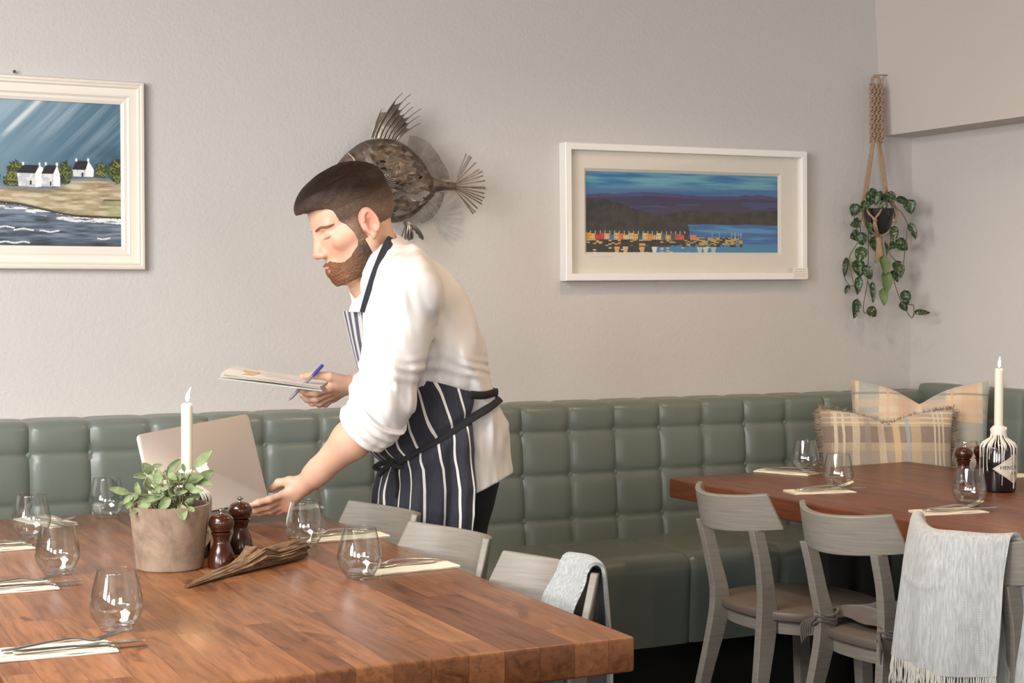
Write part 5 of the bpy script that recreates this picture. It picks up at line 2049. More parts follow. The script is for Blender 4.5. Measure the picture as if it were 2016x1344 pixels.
# ------------------------------------------------------------------ the man: fields on a grid -> continuous surfaces
class Field:
    """signed distance field in eye coordinates (x right, y up, z towards the viewer)"""

    def __init__(self, lo, hi, h):
        self.lo, self.h = np.array(lo, dtype=float), h
        self.n = np.ceil((np.array(hi) - np.array(lo)) / h).astype(int) + 1
        self.a = np.full(self.n, 0.2, dtype=np.float32)

    def sub(self, lo, hi):
        i0 = np.maximum(0, np.floor((np.array(lo) - self.lo) / self.h).astype(int))
        i1 = np.minimum(self.n, np.ceil((np.array(hi) - self.lo) / self.h).astype(int) + 1)
        if np.any(i1 <= i0): return None
        sl = tuple(slice(a, b) for a, b in zip(i0, i1))
        ax = [(self.lo[k] + self.h * np.arange(i0[k], i1[k])).astype(np.float32) for k in range(3)]
        return sl, np.meshgrid(*ax, indexing='ij')

    def apply(self, fn, lo, hi, k=0.01, mode='add'):
        m = 0.03 + k
        r = self.sub(np.array(lo) - m, np.array(hi) + m)
        if r is None: return
        sl, P = r
        d = fn(*P)
        a = self.a[sl]
        if mode == 'sub': a, d = -a, d
        if k > 0:
            hh = np.clip(0.5 + 0.5 * (a - d) / k, 0, 1)
            o = a * (1 - hh) + d * hh - k * hh * (1 - hh)
        else:
            o = np.minimum(a, d)
        self.a[sl] = -o if mode == 'sub' else o

    def cap(self, A, B, ra, rb, k=0.01, mode='add', sc=(1, 1, 1)):
        A, B, s = np.array(A, float), np.array(B, float), np.array(sc, float)
        a2, b2 = A * s, B * s
        ba = b2 - a2
        L2 = max(1e-9, ba @ ba)

        def fn(X, Y, Z):
            x, y, z = X * s[0] - a2[0], Y * s[1] - a2[1], Z * s[2] - a2[2]
            t = np.clip((x * ba[0] + y * ba[1] + z * ba[2]) / L2, 0, 1)
            return np.sqrt((x - ba[0] * t) ** 2 + (y - ba[1] * t) ** 2 + (z - ba[2] * t) ** 2) - (ra + (rb - ra) * t)
        R = max(ra, rb) / s
        self.apply(fn, np.minimum(A, B) - R, np.maximum(A, B) + R, k, mode)

    def ell(self, C, r, R=None, k=0.01, mode='add'):
        C, r = np.array(C, float), np.array(r, float)
        R = np.eye(3) if R is None else np.array(R, float)     # columns: axes

        def fn(X, Y, Z):
            x, y, z = X - C[0], Y - C[1], Z - C[2]
            q = [R[0, i] * x + R[1, i] * y + R[2, i] * z for i in range(3)]
            k0 = np.sqrt(sum((q[i] / r[i]) ** 2 for i in range(3))) + 1e-6
            k1 = np.sqrt(sum((q[i] / r[i] ** 2) ** 2 for i in range(3))) + 1e-6
            return k0 * (k0 - 1) / k1
        m = max(r)
        self.apply(fn, C - m, C + m, k, mode)

    def cut(self, fn):
        """keep only where fn < 0"""
        X, Y, Z = self.sub(self.lo, self.lo + self.h * self.n)[1]
        self.a = np.maximum(self.a, fn(X, Y, Z).astype(np.float32))

    def displace(self, fn):
        X, Y, Z = self.sub(self.lo, self.lo + self.h * self.n)[1]
        near = np.abs(self.a) < 0.03
        self.a[near] += fn(X[near], Y[near], Z[near]).astype(np.float32)

    def sample(self, V):
        q = (V - self.lo) / self.h
        i = np.clip(np.floor(q).astype(int), 0, self.n - 2)
        f = np.clip(q - i, 0, 1)
        o = 0
        for dx in (0, 1):
            for dy in (0, 1):
                for dz in (0, 1):
                    w = (f[:, 0] if dx else 1 - f[:, 0]) * (f[:, 1] if dy else 1 - f[:, 1]) * (f[:, 2] if dz else 1 - f[:, 2])
                    o = o + w * self.a[i[:, 0] + dx, i[:, 1] + dy, i[:, 2] + dz]
        return o

    def mesh(self):
        a = self.a
        s = a < 0
        n = self.n
        m = np.zeros(n - 1, dtype=np.int8)
        for dx in (0, 1):
            for dy in (0, 1):
                for dz in (0, 1):
                    m += s[dx:n[0] - 1 + dx, dy:n[1] - 1 + dy, dz:n[2] - 1 + dz]
        act = np.argwhere((m > 0) & (m < 8))
        idx = np.full(n - 1, -1, dtype=np.int32)
        idx[act[:, 0], act[:, 1], act[:, 2]] = np.arange(len(act))
        co = [(i, j, k) for i in (0, 1) for j in (0, 1) for k in (0, 1)]
        vals = np.stack([a[act[:, 0] + c[0], act[:, 1] + c[1], act[:, 2] + c[2]] for c in co], 1)
        acc = np.zeros((len(act), 3))
        cnt = np.zeros(len(act))
        for p in range(8):
            for q in range(p + 1, 8):
                d = [co[q][t] - co[p][t] for t in range(3)]
                if sum(abs(t) for t in d) != 1: continue
                va, vb = vals[:, p], vals[:, q]
                x = (va < 0) != (vb < 0)
                t = np.where(x, va / np.where(x, va - vb, 1), 0)
                for c in range(3):
                    acc[:, c] += np.where(x, co[p][c] + t * d[c], 0)
                cnt += x
        V = self.lo + self.h * (act + acc / cnt[:, None])
        Q = []
        for ax in range(3):
            b, c = [t for t in range(3) if t != ax]
            if ax == 1: b, c = 2, 0
            s0 = [slice(None)] * 3
            s1 = [slice(None)] * 3
            s0[ax], s1[ax] = slice(0, n[ax] - 1), slice(1, n[ax])
            A, B = s[tuple(s0)], s[tuple(s1)]
            e = np.argwhere(A != B)
            ok = (e[:, b] > 0) & (e[:, c] > 0) & (e[:, b] < n[b] - 1) & (e[:, c] < n[c] - 1)
            e = e[ok]
            if len(e) == 0: continue
            inside = A[e[:, 0], e[:, 1], e[:, 2]]

            def cell(db, dc):
                t = e.copy()
                t[:, b] += db
                t[:, c] += dc
                return idx[t[:, 0], t[:, 1], t[:, 2]]
            q = np.stack([cell(-1, -1), cell(0, -1), cell(0, 0), cell(-1, 0)], 1)
            q[~inside] = q[~inside][:, ::-1]
            Q.append(q)
        return V, np.concatenate(Q)


def relax(V, Q, it=2, lam=0.5):
    E = np.concatenate([Q[:, [0, 1]], Q[:, [1, 2]], Q[:, [2, 3]], Q[:, [3, 0]]])
    for _ in range(it):
        S = np.zeros_like(V)
        c = np.zeros(len(V))
        np.add.at(S, E[:, 0], V[E[:, 1]]); np.add.at(c, E[:, 0], 1)
        np.add.at(S, E[:, 1], V[E[:, 0]]); np.add.at(c, E[:, 1], 1)
        V = V + lam * (S / np.maximum(c, 1)[:, None] - V)
    return V


RTn, UPn, FWn, CAMn = (np.array(v[:]) for v in (RT, UP, FW, CAM))


DD = 0.105                                # the man's whole distance, moved back behind the chairs


def pq(px, py, d):
    d = d + DD
    return np.array([(px - CX) / F * d, (CY - py) / F * d, -d])


def e2w(V):
    V = np.asarray(V)
    return CAMn + V[..., :1] * RTn + V[..., 1:2] * UPn - V[..., 2:3] * FWn


def ev(p):
    return Vector(e2w(np.asarray(p, float)).tolist())


man_at = ev(pq(880, 1500, 3.9))
man = thing('person', 'man in white jacket and striped navy apron leaning over the front table, holding a laptop', 'person', (man_at.x, man_at.y, 0))
MO = np.array([man_at.x, man_at.y, 0.0])


def place(name, field, m, smooth_it=2, col=None, parent=None):
    V, Q = field.mesh()
    V = relax(V, Q, smooth_it)
    c = col(V) if col else None
    return obj(name, np_mesh(name, e2w(V) - MO, Q, c), m, parent or man, None) if False else _link(name, V, Q, c, m, parent or man)


def _link(name, V, Q, c, m, parent):
    me = np_mesh(name, e2w(V) - MO, Q, c)
    return obj(name, me, m, parent, 180)


# --- the pose, in picture position and distance
P_ear = pq(728, 437, 3.665)
P_nb = pq(748, 518, 3.775)                 # neck base
P_sh = pq(800, 575, 3.62)                 # near shoulder
P_el = pq(742, 818, 3.585)
P_wr = pq(601, 953, 3.695)
Q_sh = pq(748, 560, 3.95)                 # far shoulder
Q_el = pq(790, 752, 4.00)
Q_wr = pq(694, 757, 3.93)
P_pel = pq(878, 880, 3.90)
P_wst = pq(866, 785, 3.87)
P_chs = pq(812, 640, 3.82)

# --- head frame
TH, PS, HS = math.radians(26), math.radians(22), 1.07
hf = np.array([-math.cos(TH) * math.cos(PS), -math.sin(TH), math.cos(TH) * math.sin(PS)])
hs = np.array([math.sin(PS), 0.0, math.cos(PS)])
hu = np.cross(hf, hs)
HR = np.stack([hs, hf, hu], 1)            # columns: side (his left), forward, up
P_head = P_ear - HS * (HR @ np.array([.0765, -.012, -.012]))


def H(x, y, z):
    return P_head + HS * (HR @ np.array([x, y, z]))


def toH(V):
    return ((V - P_head) @ HR) / HS


def head_field(fd, feat=True):
    c, e = fd.cap, fd.ell
    hr = lambda *r: [q * HS for q in r]
    e(H(0, -.014, .034), hr(.0755, .097, .086), HR, 0.0)
    e(H(0, .036, .040), hr(.062, .056, .058), HR, .02)
    e(H(0, .028, -.035), hr(.061, .061, .078), HR, .02)
    for s in (-1, 1):
        c(H(s * .054, .004, -.058), H(s * .016, .066, -.102), .023 * HS, .020 * HS, .025)
        c(H(s * .046, .060, -.020), H(s * .060, .020, -.015), .020 * HS, .016 * HS, .02)
        c(H(s * .010, .083, .020), H(s * .044, .070, .021), .0125 * HS, .010 * HS, .014)
    c(H(0, .072, -.104), H(0, .074, -.098), .020 * HS, .020 * HS, .018)
    if feat:
        for s in (-1, 1):
            e(H(s * .034, .097, .001), hr(.017, .018, .0110), HR, .009, 'sub')
            e(H(s * .0355, .0695, .0005), hr(.0160, .0150, .0118), HR, .003)
            c(H(s * .020, .087, -.0085), H(s * .050, .073, -.0070), .0030 * HS, .0026 * HS, .005)
        e(H(0, .076, -.030), hr(.034, .021, .046), HR, .014)
        c(H(0, .088, .012), H(0, .1090, -.030), .0090 * HS, .0105 * HS, .014)
        e(H(0, .1110, -.0335), hr(.0118, .0118, .0098), HR, .008)
        for s in (-1, 1):
            e(H(s * .0118, .0990, -.0385), hr(.0085, .0135, .0080), HR, .008)
            e(H(s * .0065, .1035, -.0465), hr(.0035, .006, .0035), HR, .003, 'sub')
        e(H(0, .086, -.073), hr(.030, .018, .022), HR, .014)
        c(H(-.019, .0930, -.0715), H(0, .1035, -.0675), .0040 * HS, .0060 * HS, .004)
        c(H(.019, .0930, -.0715), H(0, .1035, -.0675), .0040 * HS, .0060 * HS, .004)
        c(H(-.016, .0945, -.0790), H(.016, .0945, -.0790), .0060 * HS, .0060 * HS, .005)
        e(H(0, .0985, -.0800), hr(.011, .0070, .0065), HR, .005)
        c(H(-.020, .1010, -.0735), H(.020, .1010, -.0735), .0016 * HS, .0016 * HS, .003, 'sub')
        for s in (-1, 1):
            ax = np.stack([HR @ np.array([1, 0, 0]), HR @ np.array([0, math.cos(.25), math.sin(.25)]), HR @ np.array([0, -math.sin(.25), math.cos(.25)])], 1)
            o = lambda y, z: H(s * (.0765 + .020 * max(0, -y * 8 - .02)), -.012 + y, -.014 + z)
            e(o(0, 0), hr(.0085, .0175, .0285), ax, .006)
            e(o(.001, -.004) + HS * HR @ np.array([s * .009, 0, 0]), hr(.0075, .0110, .0190), ax, .004, 'sub')
            pts = [o(.0150 * math.cos(a) - .001, .0258 * math.sin(a) + .002) + HS * HR @ np.array([s * .007, 0, 0]) for a in np.linspace(.3, 4.2, 12)]
            for A, B in zip(pts[:-1], pts[1:]): c(A, B, .0036 * HS, .0036 * HS, .003)
            c(o(.003, -.027) + HS * HR @ np.array([s * .003, 0, 0]), o(.006, -.030) + HS * HR @ np.array([s * .003, 0, 0]), .0075 * HS, .006 * HS, .005)


def neck(fd, g=0.0, k=.02):
    fd.cap(H(0, -.026, -.045), P_nb + np.array([.005, -.01, 0]), .055 + g, .058 + g, k)
    fd.cap(H(0, .012, -.085), P_nb + np.array([-.035, -.05, 0]), .040 + g, .045 + g, k)


def finger(fd, pts, r0, r1, k=.004):
    for i, (A, B) in enumerate(zip(pts[:-1], pts[1:])):
        t0, t1 = i / (len(pts) - 1), (i + 1) / (len(pts) - 1)
        fd.cap(A, B, r0 + (r1 - r0) * t0, r0 + (r1 - r0) * t1, k)
        if i: fd.cap(A, A, (r0 + (r1 - r0) * t0) * 1.05, (r0 + (r1 - r0) * t0) * 1.05, k)


NEAR_HAND = dict(
    wrist=pq(602, 955, 3.700),
    index=[(557, 973, 3.685), (531, 983, 3.660), (509, 989, 3.648), (491, 994, 3.646)],
    middle=[(554, 984, 3.692), (527, 997, 3.676), (503, 1004, 3.672), (482, 1005, 3.674)],
    ring=[(557, 993, 3.700), (533, 1005, 3.696), (512, 1009, 3.696), (495, 1010, 3.698)],
    little=[(564, 1001, 3.706), (546, 1008, 3.714), (532, 1010, 3.718), (520, 1010, 3.722)],
    thumb=[(594, 950, 3.690), (570, 947, 3.694), (549, 950, 3.704), (534, 963, 3.712)])
FAR_HAND = dict(
    wrist=pq(688, 757, 3.925),
    index=[(648, 765, 3.880), (622, 774, 3.860), (603, 774, 3.862), (590, 768, 3.870)],
    middle=[(648, 773, 3.895), (622, 786, 3.880), (604, 786, 3.876), (594, 778, 3.880)],
    ring=[(652, 780, 3.912), (630, 793, 3.900), (614, 793, 3.894), (604, 785, 3.895)],
    little=[(658, 784, 3.930), (641, 796, 3.920), (628, 797, 3.914), (619, 790, 3.912)],
    thumb=[(676, 748, 3.895), (648, 741, 3.875), (622, 738, 3.862), (596, 741, 3.855)])


def hand(fd, hd):
    w = hd['wrist']
    for nm in ('index', 'middle', 'ring', 'little'):
        p = [pq(*q) for q in hd[nm]]
        fd.cap(w, p[0], .0165, .0108, .010)
        r = .0090 if nm != 'little' else .0075
        finger(fd, p, r * 1.06, r * 0.80)
    t = [pq(*q) for q in hd['thumb']]
    fd.cap(w + (t[0] - w) * .5, t[1], .018, .0135, .014)
    finger(fd, t[1:], .0118, .0088)


body = Field((-0.67, -0.48, -4.195), (0.02, 0.47, -3.57), 0.0027)
head_field(body)
neck(body)
for S, E, W_ in ((P_sh, P_el, P_wr), (Q_sh, Q_el, Q_wr)):
    body.cap(P_nb + (S - P_nb) * .35 + np.array([.015, -.045, 0]), S, .045, .054, .03)
    body.cap(S, E, .056, .047, .03)
    u = (W_ - E)
    body.cap(E, E + u * .35, .046, .0455, .02)
    body.cap(E + u * .35, E + u * .85, .0455, .029, .02)
    body.cap(E + u * .8, W_, .0295, .0245, .02, sc=(1, 1, 1))
body.cap(P_nb + np.array([.03, -.07, 0]), P_chs, .070, .10, .04, sc=(1, 1, .72))
body.cap(P_chs, P_wst, .10, .105, .04, sc=(1, 1, .72))
body.cap(P_wst, P_pel, .105, .115, .04, sc=(1, 1, .72))
hand(body, NEAR_HAND)
hand(body, FAR_HAND)


def gauss(h, c, r):
    return np.exp(-sum(((h[:, i] - c[i]) / r[i]) ** 2 for i in range(3)))


def skin_col(V):
    h = toH(V)
    base = np.zeros((len(V), 3)) + np.array(lin((216, 175, 150)))
    red, lip, dark, stub = np.array(lin((216, 138, 118))), np.array(lin((196, 112, 104))), np.array(lin((70, 46, 38))), np.array(lin((150, 112, 92)))

    def mx(w, c):
        nonlocal base
        w = np.clip(w, 0, 1)[:, None]
        base = base * (1 - w) + c * w
    mx(.7 * gauss(h, (0, .115, -.034), (.016, .03, .016)), red)
    for s in (-1, 1):
        mx(.45 * gauss(h, (s * .042, .07, -.035), (.022, .05, .020)), red)
        mx(.75 * gauss(h, (s * .085, -.012, -.014), (.018, .025, .035)), red)
    mx(.35 * gauss(h, (0, .09, .03), (.06, .05, .01)), red)
    lipm = np.exp(-((h[:, 2] + .0745) / .0095) ** 2) * np.exp(-(h[:, 0] / .020) ** 4) * (h[:, 1] > .085)
    mx(.85 * lipm, lip)
    mx(.6 * np.exp(-((h[:, 2] + .0738) / .0016) ** 2) * np.exp(-(h[:, 0] / .020) ** 4) * (h[:, 1] > .085), dark)
    for s in (-1, 1):       # lowered lashes
        mx(.85 * np.exp(-((h[:, 2] + .0062 - .25 * (np.abs(h[:, 0]) - .0355) ** 2 * 40) / .0017) ** 2) * np.exp(-((h[:, 0] - s * .0365) / .0140) ** 4) * (h[:, 1] > .06), dark)
    # knuckles and fingertips of both hands a little redder
    for hd in (NEAR_HAND, FAR_HAND):
        for nm in ('index', 'middle', 'ring', 'little', 'thumb'):
            for q in (hd[nm][-1], hd[nm][0]):
                d = np.linalg.norm(V - pq(*q), axis=1)
                mx(.45 * np.exp(-(d / .014) ** 2), red)
    return base


def skin_mat():
    m, nt, N, L, P = NT('skin')
    a = nd(nt, 'ShaderNodeVertexColor', layer_name='Col')
    v = mapped(nt)
    f = noise_tex(nt, v, 45, 4)
    L.new(mixc(nt, 'MULTIPLY', 0.35, a.outputs[0], ramp(nt, f, [(0.3, (0.86, 0.80, 0.78)), (0.7, (1.05, 1.05, 1.05))])), P.inputs['Base Color'])
    P.inputs['Roughness'].default_value = 0.48
    P.inputs['Subsurface Weight'].default_value = 0.15
    P.inputs['Subsurface Radius'].default_value = (0.010, 0.004, 0.002)
    f2 = noise_tex(nt, v, 500, 3)
    L.new(bump(nt, f2, 0.12, 0.001), P.inputs['Normal'])
    return m


M_SKIN = skin_mat()
body_o = place('body', body, M_SKIN, 2, skin_col)
for hd, up_ in ((NEAR_HAND, 1), (FAR_HAND, 1)):        # nails
    b = MB()
    for nm in ('index', 'middle', 'ring', 'little', 'thumb'):
        A, B = pq(*hd[nm][-2]), pq(*hd[nm][-1])
        ax = (B - A) / np.linalg.norm(B - A)
        nrm = np.array([0, .55, .83])
        nrm = nrm - ax * (nrm @ ax)
        nrm /= np.linalg.norm(nrm)
        sd = np.cross(ax, nrm)
        r = .0074 if nm != 'little' else .0064
        c = B - ax * .001
        b.slab(lambda u, v: ev(c + ax * (.011 * (v - .35)) + sd * (r * .82 * math.sin((u - .5) * 2.0)) + nrm * (r * 1.04 * math.cos((u - .5) * 2.0))) - Vector(MO), 8, 8, .0006)
    obj('nails', b, mat('fingernails', lin((232, 190, 172)), 0.3, var=(60, lin((226, 180, 164)), 1.0)), man, 60)

# --- hair, beard, brows
HB_LO, HB_HI = P_head - .17, P_head + np.array([.17, .19, .17])


def headbox(h=.0022):
    fd = Field(HB_LO, HB_HI, h)
    head_field(fd, False)
    return fd


def hv(X, Y, Z):
    x, y, z = X - P_head[0], Y - P_head[1], Z - P_head[2]
    return [(HR[0, i] * x + HR[1, i] * y + HR[2, i] * z) / HS for i in range(3)]


fd = headbox()
X, Y, Z = fd.sub(fd.lo, fd.lo + fd.h * fd.n)[1]
x, y, z = hv(X, Y, Z)
ax_ = np.abs(x)
top = np.clip((z - .045) / .05, 0, 1)
thick = .0022 + .013 * top + .010 * top * np.clip((y - .0) / .08, 0, 1)
strand = .0022 * (vnoise(x * 260 + 9, y * 34 + z * 60 + 5, 3, 2) - .5) * (.3 + top) * 2
hair = fd.a - (thick + strand) * HS
# quiff swept forward over the brow
q0 = np.sqrt(((x) / .052) ** 2 + ((y - .072) / .044) ** 2 + ((z - .083 + .2 * (y - .07)) / .026) ** 2)
quiff = (q0 - 1) * .026 * HS + strand
k_ = .02
hh = np.clip(.5 + .5 * (quiff - hair) / k_, 0, 1)
hair = quiff * (1 - hh) + hair * hh - k_ * hh * (1 - hh)
# hairline: forehead, temples, sideburn in front of the ear, nape
line = np.where(y > .045, .068 - .35 * np.clip(ax_ - .03, 0, 1), 0)
line = np.interp(y, [-.12, -.09, -.06, -.034, -.026, .002, .006, .028, .031, .038, .048, .0515, .070, .092], [-.075, -.072, -.062, -.035, .016, .018, -.040, -.045, -.020, .006, .018, .047, .060, .067]) - .25 * np.clip(ax_ - .045, 0, 1) * (y > .07) + .003 * (vnoise(y * 300, z * 200 + x * 90, 6, 1) - .5)
front = np.interp(ax_, [0, .03, .05, .07], [.115, .112, .075, .045])
keep = np.maximum((line - z), -1)
hair = np.maximum(hair, keep * HS)
# clear of the ears
ear = np.sqrt(((y + .012) / .024) ** 2 + ((z + .012) / .036) ** 2) - 1
hair = np.maximum(hair, np.where(ax_ > .066, -ear * .024, -1))
fd.a = hair.astype(np.float32)


def hair_col(V):
    h = toH(V)
    t = np.clip((h[:, 2] - .035 - .02 * np.sin(h[:, 1] * 20)) / .045, 0, 1)[:, None]
    side, tp = np.array(lin((92, 76, 64))), np.array(lin((34, 21, 14)))
    c = side * (1 - t) + tp * t
    k = np.clip((.022 - h[:, 2]) / .04, 0, .55)[:, None]
    return c * (1 - k) + np.array(lin((150, 120, 102))) * k


def hair_mat(name):
    m, nt, N, L, P = NT(name)
    a = nd(nt, 'ShaderNodeVertexColor', layer_name='Col')
    tc = nd(nt, 'ShaderNodeTexCoord')
    cb = nd(nt, 'ShaderNodeCombineXYZ')
    for i_, (axis, k_) in enumerate(((hs, 520.0), (hu, 420.0), (hf, 60.0))):
        dp = nd(nt, 'ShaderNodeVectorMath', operation='DOT_PRODUCT')
        dp.inputs[1].default_value = tuple((axis[0] * RTn + axis[1] * UPn - axis[2] * FWn) * k_)
        L.new(tc.outputs['Object'], dp.inputs[0])
        L.new(dp.outputs['Value'], cb.inputs[i_])
    f = noise_tex(nt, cb.outputs[0], 1.0, 3)
    L.new(mixc(nt, 'MULTIPLY', 0.8, a.outputs[0], ramp(nt, f, [(0.3, (0.5, 0.5, 0.5)), (0.7, (1.35, 1.3, 1.25))])), P.inputs['Base Color'])
    P.inputs['Roughness'].default_value = 0.55
    P.inputs['Specular IOR Level'].default_value = 0.22
    L.new(bump(nt, f, 0.45, 0.002), P.inputs['Normal'])
    return m


M_HAIR = hair_mat('dark_brown_hair')
place('hair', fd, M_HAIR, 1, hair_col)

fd = Field(HB_LO, HB_HI, .0020)
head_field(fd, True)
X, Y, Z = fd.sub(fd.lo, fd.lo + fd.h * fd.n)[1]
x, y, z = hv(X, Y, Z)
ax_ = np.abs(x)
hd0 = fd.a.copy()
nz_ = .0016 * np.sin(x * 420 + 9 * np.sin(z * 160)) * np.sin(y * 380 + z * 300)
upper = np.interp(y, [-.01, .006, .027, .032, .040, .055, .071, .085, .095, .12], [-.05, -.034, -.034, -.046, -.053, -.065, -.0715, -.066, -.0575, -.057]) + .004 * (vnoise(y * 260, z * 160 + x * 200, 6, 2) - .5)
jaw = z - upper
lips = np.sqrt((x / .0195) ** 2 + ((z + .0748) / .0105) ** 2) - 1
lower = -.118 - .01 * y - z
tp_ = np.clip(-jaw / .014, 0, 1) * np.clip((y - .012) / .016, .1, 1)
beard = np.maximum(hd0 - (.0006 + tp_ * (.0040 + .0050 * np.clip((-.075 - z) / .03, 0, 1))) * HS + nz_ * tp_, jaw * HS)
beard = np.maximum(beard, -lips * .012 * HS)
beard = np.maximum(beard, (lower) * HS)
beard = np.maximum(beard, (.013 + .010 * np.clip((z + .06) / .05, -1, 0) - y) * HS)
beard = np.maximum(beard, np.where(y > .06, (ax_ - .055) * HS, -1))
fd.a = beard.astype(np.float32)


def beard_col(V):
    h = toH(V)
    t = np.clip((h[:, 1] - .03) / .05, 0, 1)[:, None]
    c = np.array(lin((78, 60, 50))) * (1 - t) + np.array(lin((124, 86, 62))) * t
    k = np.clip((h[:, 2] + .055) / .03, 0, 1)[:, None]
    return c * (1 - k) + np.array(lin((128, 98, 80))) * k


place('beard', fd, M_HAIR, 1, beard_col)
fd.a = hd0 - .0018 * HS
brow = np.full(fd.a.shape, 1.0, dtype=np.float32)
for s in (-1, 1):
    for (A, B) in (((.018, .0185), (.036, .0225)), ((.036, .0225), (.054, .0175))):
        ax0, az0, ax1, az1 = s * A[0], A[1], s * B[0], B[1]
        t = np.clip(((x - ax0) * (ax1 - ax0) + (z - az0) * (az1 - az0)) / ((ax1 - ax0) ** 2 + (az1 - az0) ** 2), 0, 1)
        brow = np.minimum(brow, np.sqrt((x - ax0 - t * (ax1 - ax0)) ** 2 + (z - az0 - t * (az1 - az0)) ** 2) - .0031)
fd.a = np.maximum(np.maximum(fd.a, brow * HS), (.05 - y) * HS).astype(np.float32)
place('eyebrows', fd, M_HAIR, 1, lambda V: np.zeros((len(V), 3)) + np.array(lin((128, 94, 72))))

# --- white jacket
jk = Field((-0.48, -0.48, -4.285), (0.12, 0.31, -3.53), 0.0038)
SCZ = (1, 1, .84)
jk.cap(pq(765, 512, 3.77), pq(818, 610, 3.80), .070, .118, .05, sc=(1, 1, .70))
jk.cap(pq(818, 610, 3.80), pq(842, 690, 3.83), .120, .132, .05, sc=SCZ)
jk.cap(pq(842, 690, 3.83), pq(858, 770, 3.87), .130, .128, .05, sc=SCZ)
jk.cap(pq(858, 770, 3.87), pq(880, 860, 3.89), .126, .140, .05, sc=SCZ)
jk.cap(pq(880, 860, 3.89), pq(896, 990, 3.89), .140, .156, .05, sc=(1, 1, .95))
jk.cap(pq(790, 545, 3.70), P_sh, .075, .082, .05)
jk.cap(pq(782, 524, 3.80), pq(830, 566, 3.82), .056, .072, .03)
jk.cap(P_sh, pq(752, 790, 3.59), .084, .074, .035)
jk.cap(pq(752, 790, 3.59), pq(742, 815, 3.587), .074, .066, .02)
jk.cap(pq(757, 535, 3.86), Q_sh, .072, .080, .05)
jk.cap(Q_sh, Q_el, .080, .070, .03)
jk.cap(Q_el, Q_el + (Q_wr - Q_el) * .45, .068, .060, .02)
# collar
jk.cap(P_nb + np.array([.012, .000, 0]), P_nb + np.array([-.004, .026, 0]), .070, .066, .015)


def folds(X, Y, Z):
    a = vnoise(X * 16 + Y * 7 + 9, Y * 5 - X * 3 + Z * 6, 5, 2) - .5
    b_ = vnoise(X * 40 + Z * 22, Y * 14 + X * 20, 8, 2) - .5
    c = np.sin((Y * 1.0 + X * .35) * 150 + 5 * vnoise(X * 12, Y * 9, 2, 1) * 3) * np.clip((-Y - .02) / .05, 0, 1) * np.clip((Y + .12) / .05, 0, 1)
    d_ = vnoise(X * 26 - Z * 12 + 3, Y * 4, 15, 2) - .5
    return .026 * a + .014 * b_ + .003 * c + .018 * d_ * np.clip((-.05 - Y) / .1, 0, 1)


jk.displace(folds)
# hollow for the neck, open hem, end of sleeves
jk.cap(P_nb + np.array([-.005, -.01, 0]), H(0, -.02, -.05), .058, .064, .004, 'sub')
hem_n = np.array([-.42, .91, 0.0]); hem_p = pq(975, 948, 3.85)
jk.cut(lambda X, Y, Z: np.where(X > -.35, -((X - hem_p[0]) * -.39 + (Y - hem_p[1]) * .92), -1))
jacket = place('jacket', jk, None, 2)
M_JACKET = mat('white_cotton', lin((226, 222, 218)), 0.85, var=(12, lin((220, 216, 212)), 1.0), bmp=(420, 0.12, 0.001), sheen=0.15)
jacket.data.materials.clear()
jacket.data.materials.append(M_JACKET)
# stand-up collar at the throat, a sub-part of the jacket


def collar(u, v):
    lx, rx = 711 - 24 * v, 731 - 9 * v
    return ev(pq(lx + (rx - lx) * u, 548 + 66 * v + 6 * u * (1 - v), 3.775 - .075 * u - .02 * math.sin(math.pi * u) + .01 * v)) - Vector(MO)


b = MB(); b.slab(collar, 14, 14, .004)
obj('collar', b, M_JACKET, jacket, 60)
# rolled cuff, a sub-part of the jacket
cf = Field((-0.48, -0.36, -3.86), (-0.22, -0.08, -3.50), 0.0030)
fa = (P_wr - P_el) / np.linalg.norm(P_wr - P_el)
cu0 = P_el + fa * .004
cf.cap(cu0 - fa * .012, cu0 + fa * .034, .071, .068, .0)
cf.cap(cu0 + fa * .030, cu0 + fa * .042, .071, .068, .008)
cf.cap(cu0 - fa * .012, cu0 - fa * .004, .0735, .0735, .008)
cf.displace(lambda X, Y, Z: .010 * (vnoise(X * 30 + Y * 22, Z * 24 + Y * 18, 4, 2) - .5) + .0025 * np.sin((X * fa[0] + Y * fa[1] + Z * fa[2]) * 260 + 3))
cf.cut(lambda X, Y, Z: ((X - cu0[0]) * fa[0] + (Y - cu0[1]) * fa[1] + (Z - cu0[2]) * fa[2]) - .048)
cf.cut(lambda X, Y, Z: -(((X - cu0[0]) * fa[0] + (Y - cu0[1]) * fa[1] + (Z - cu0[2]) * fa[2]) + .028))
cuff = place('rolled_cuff', cf, M_JACKET, 2, None, jacket)

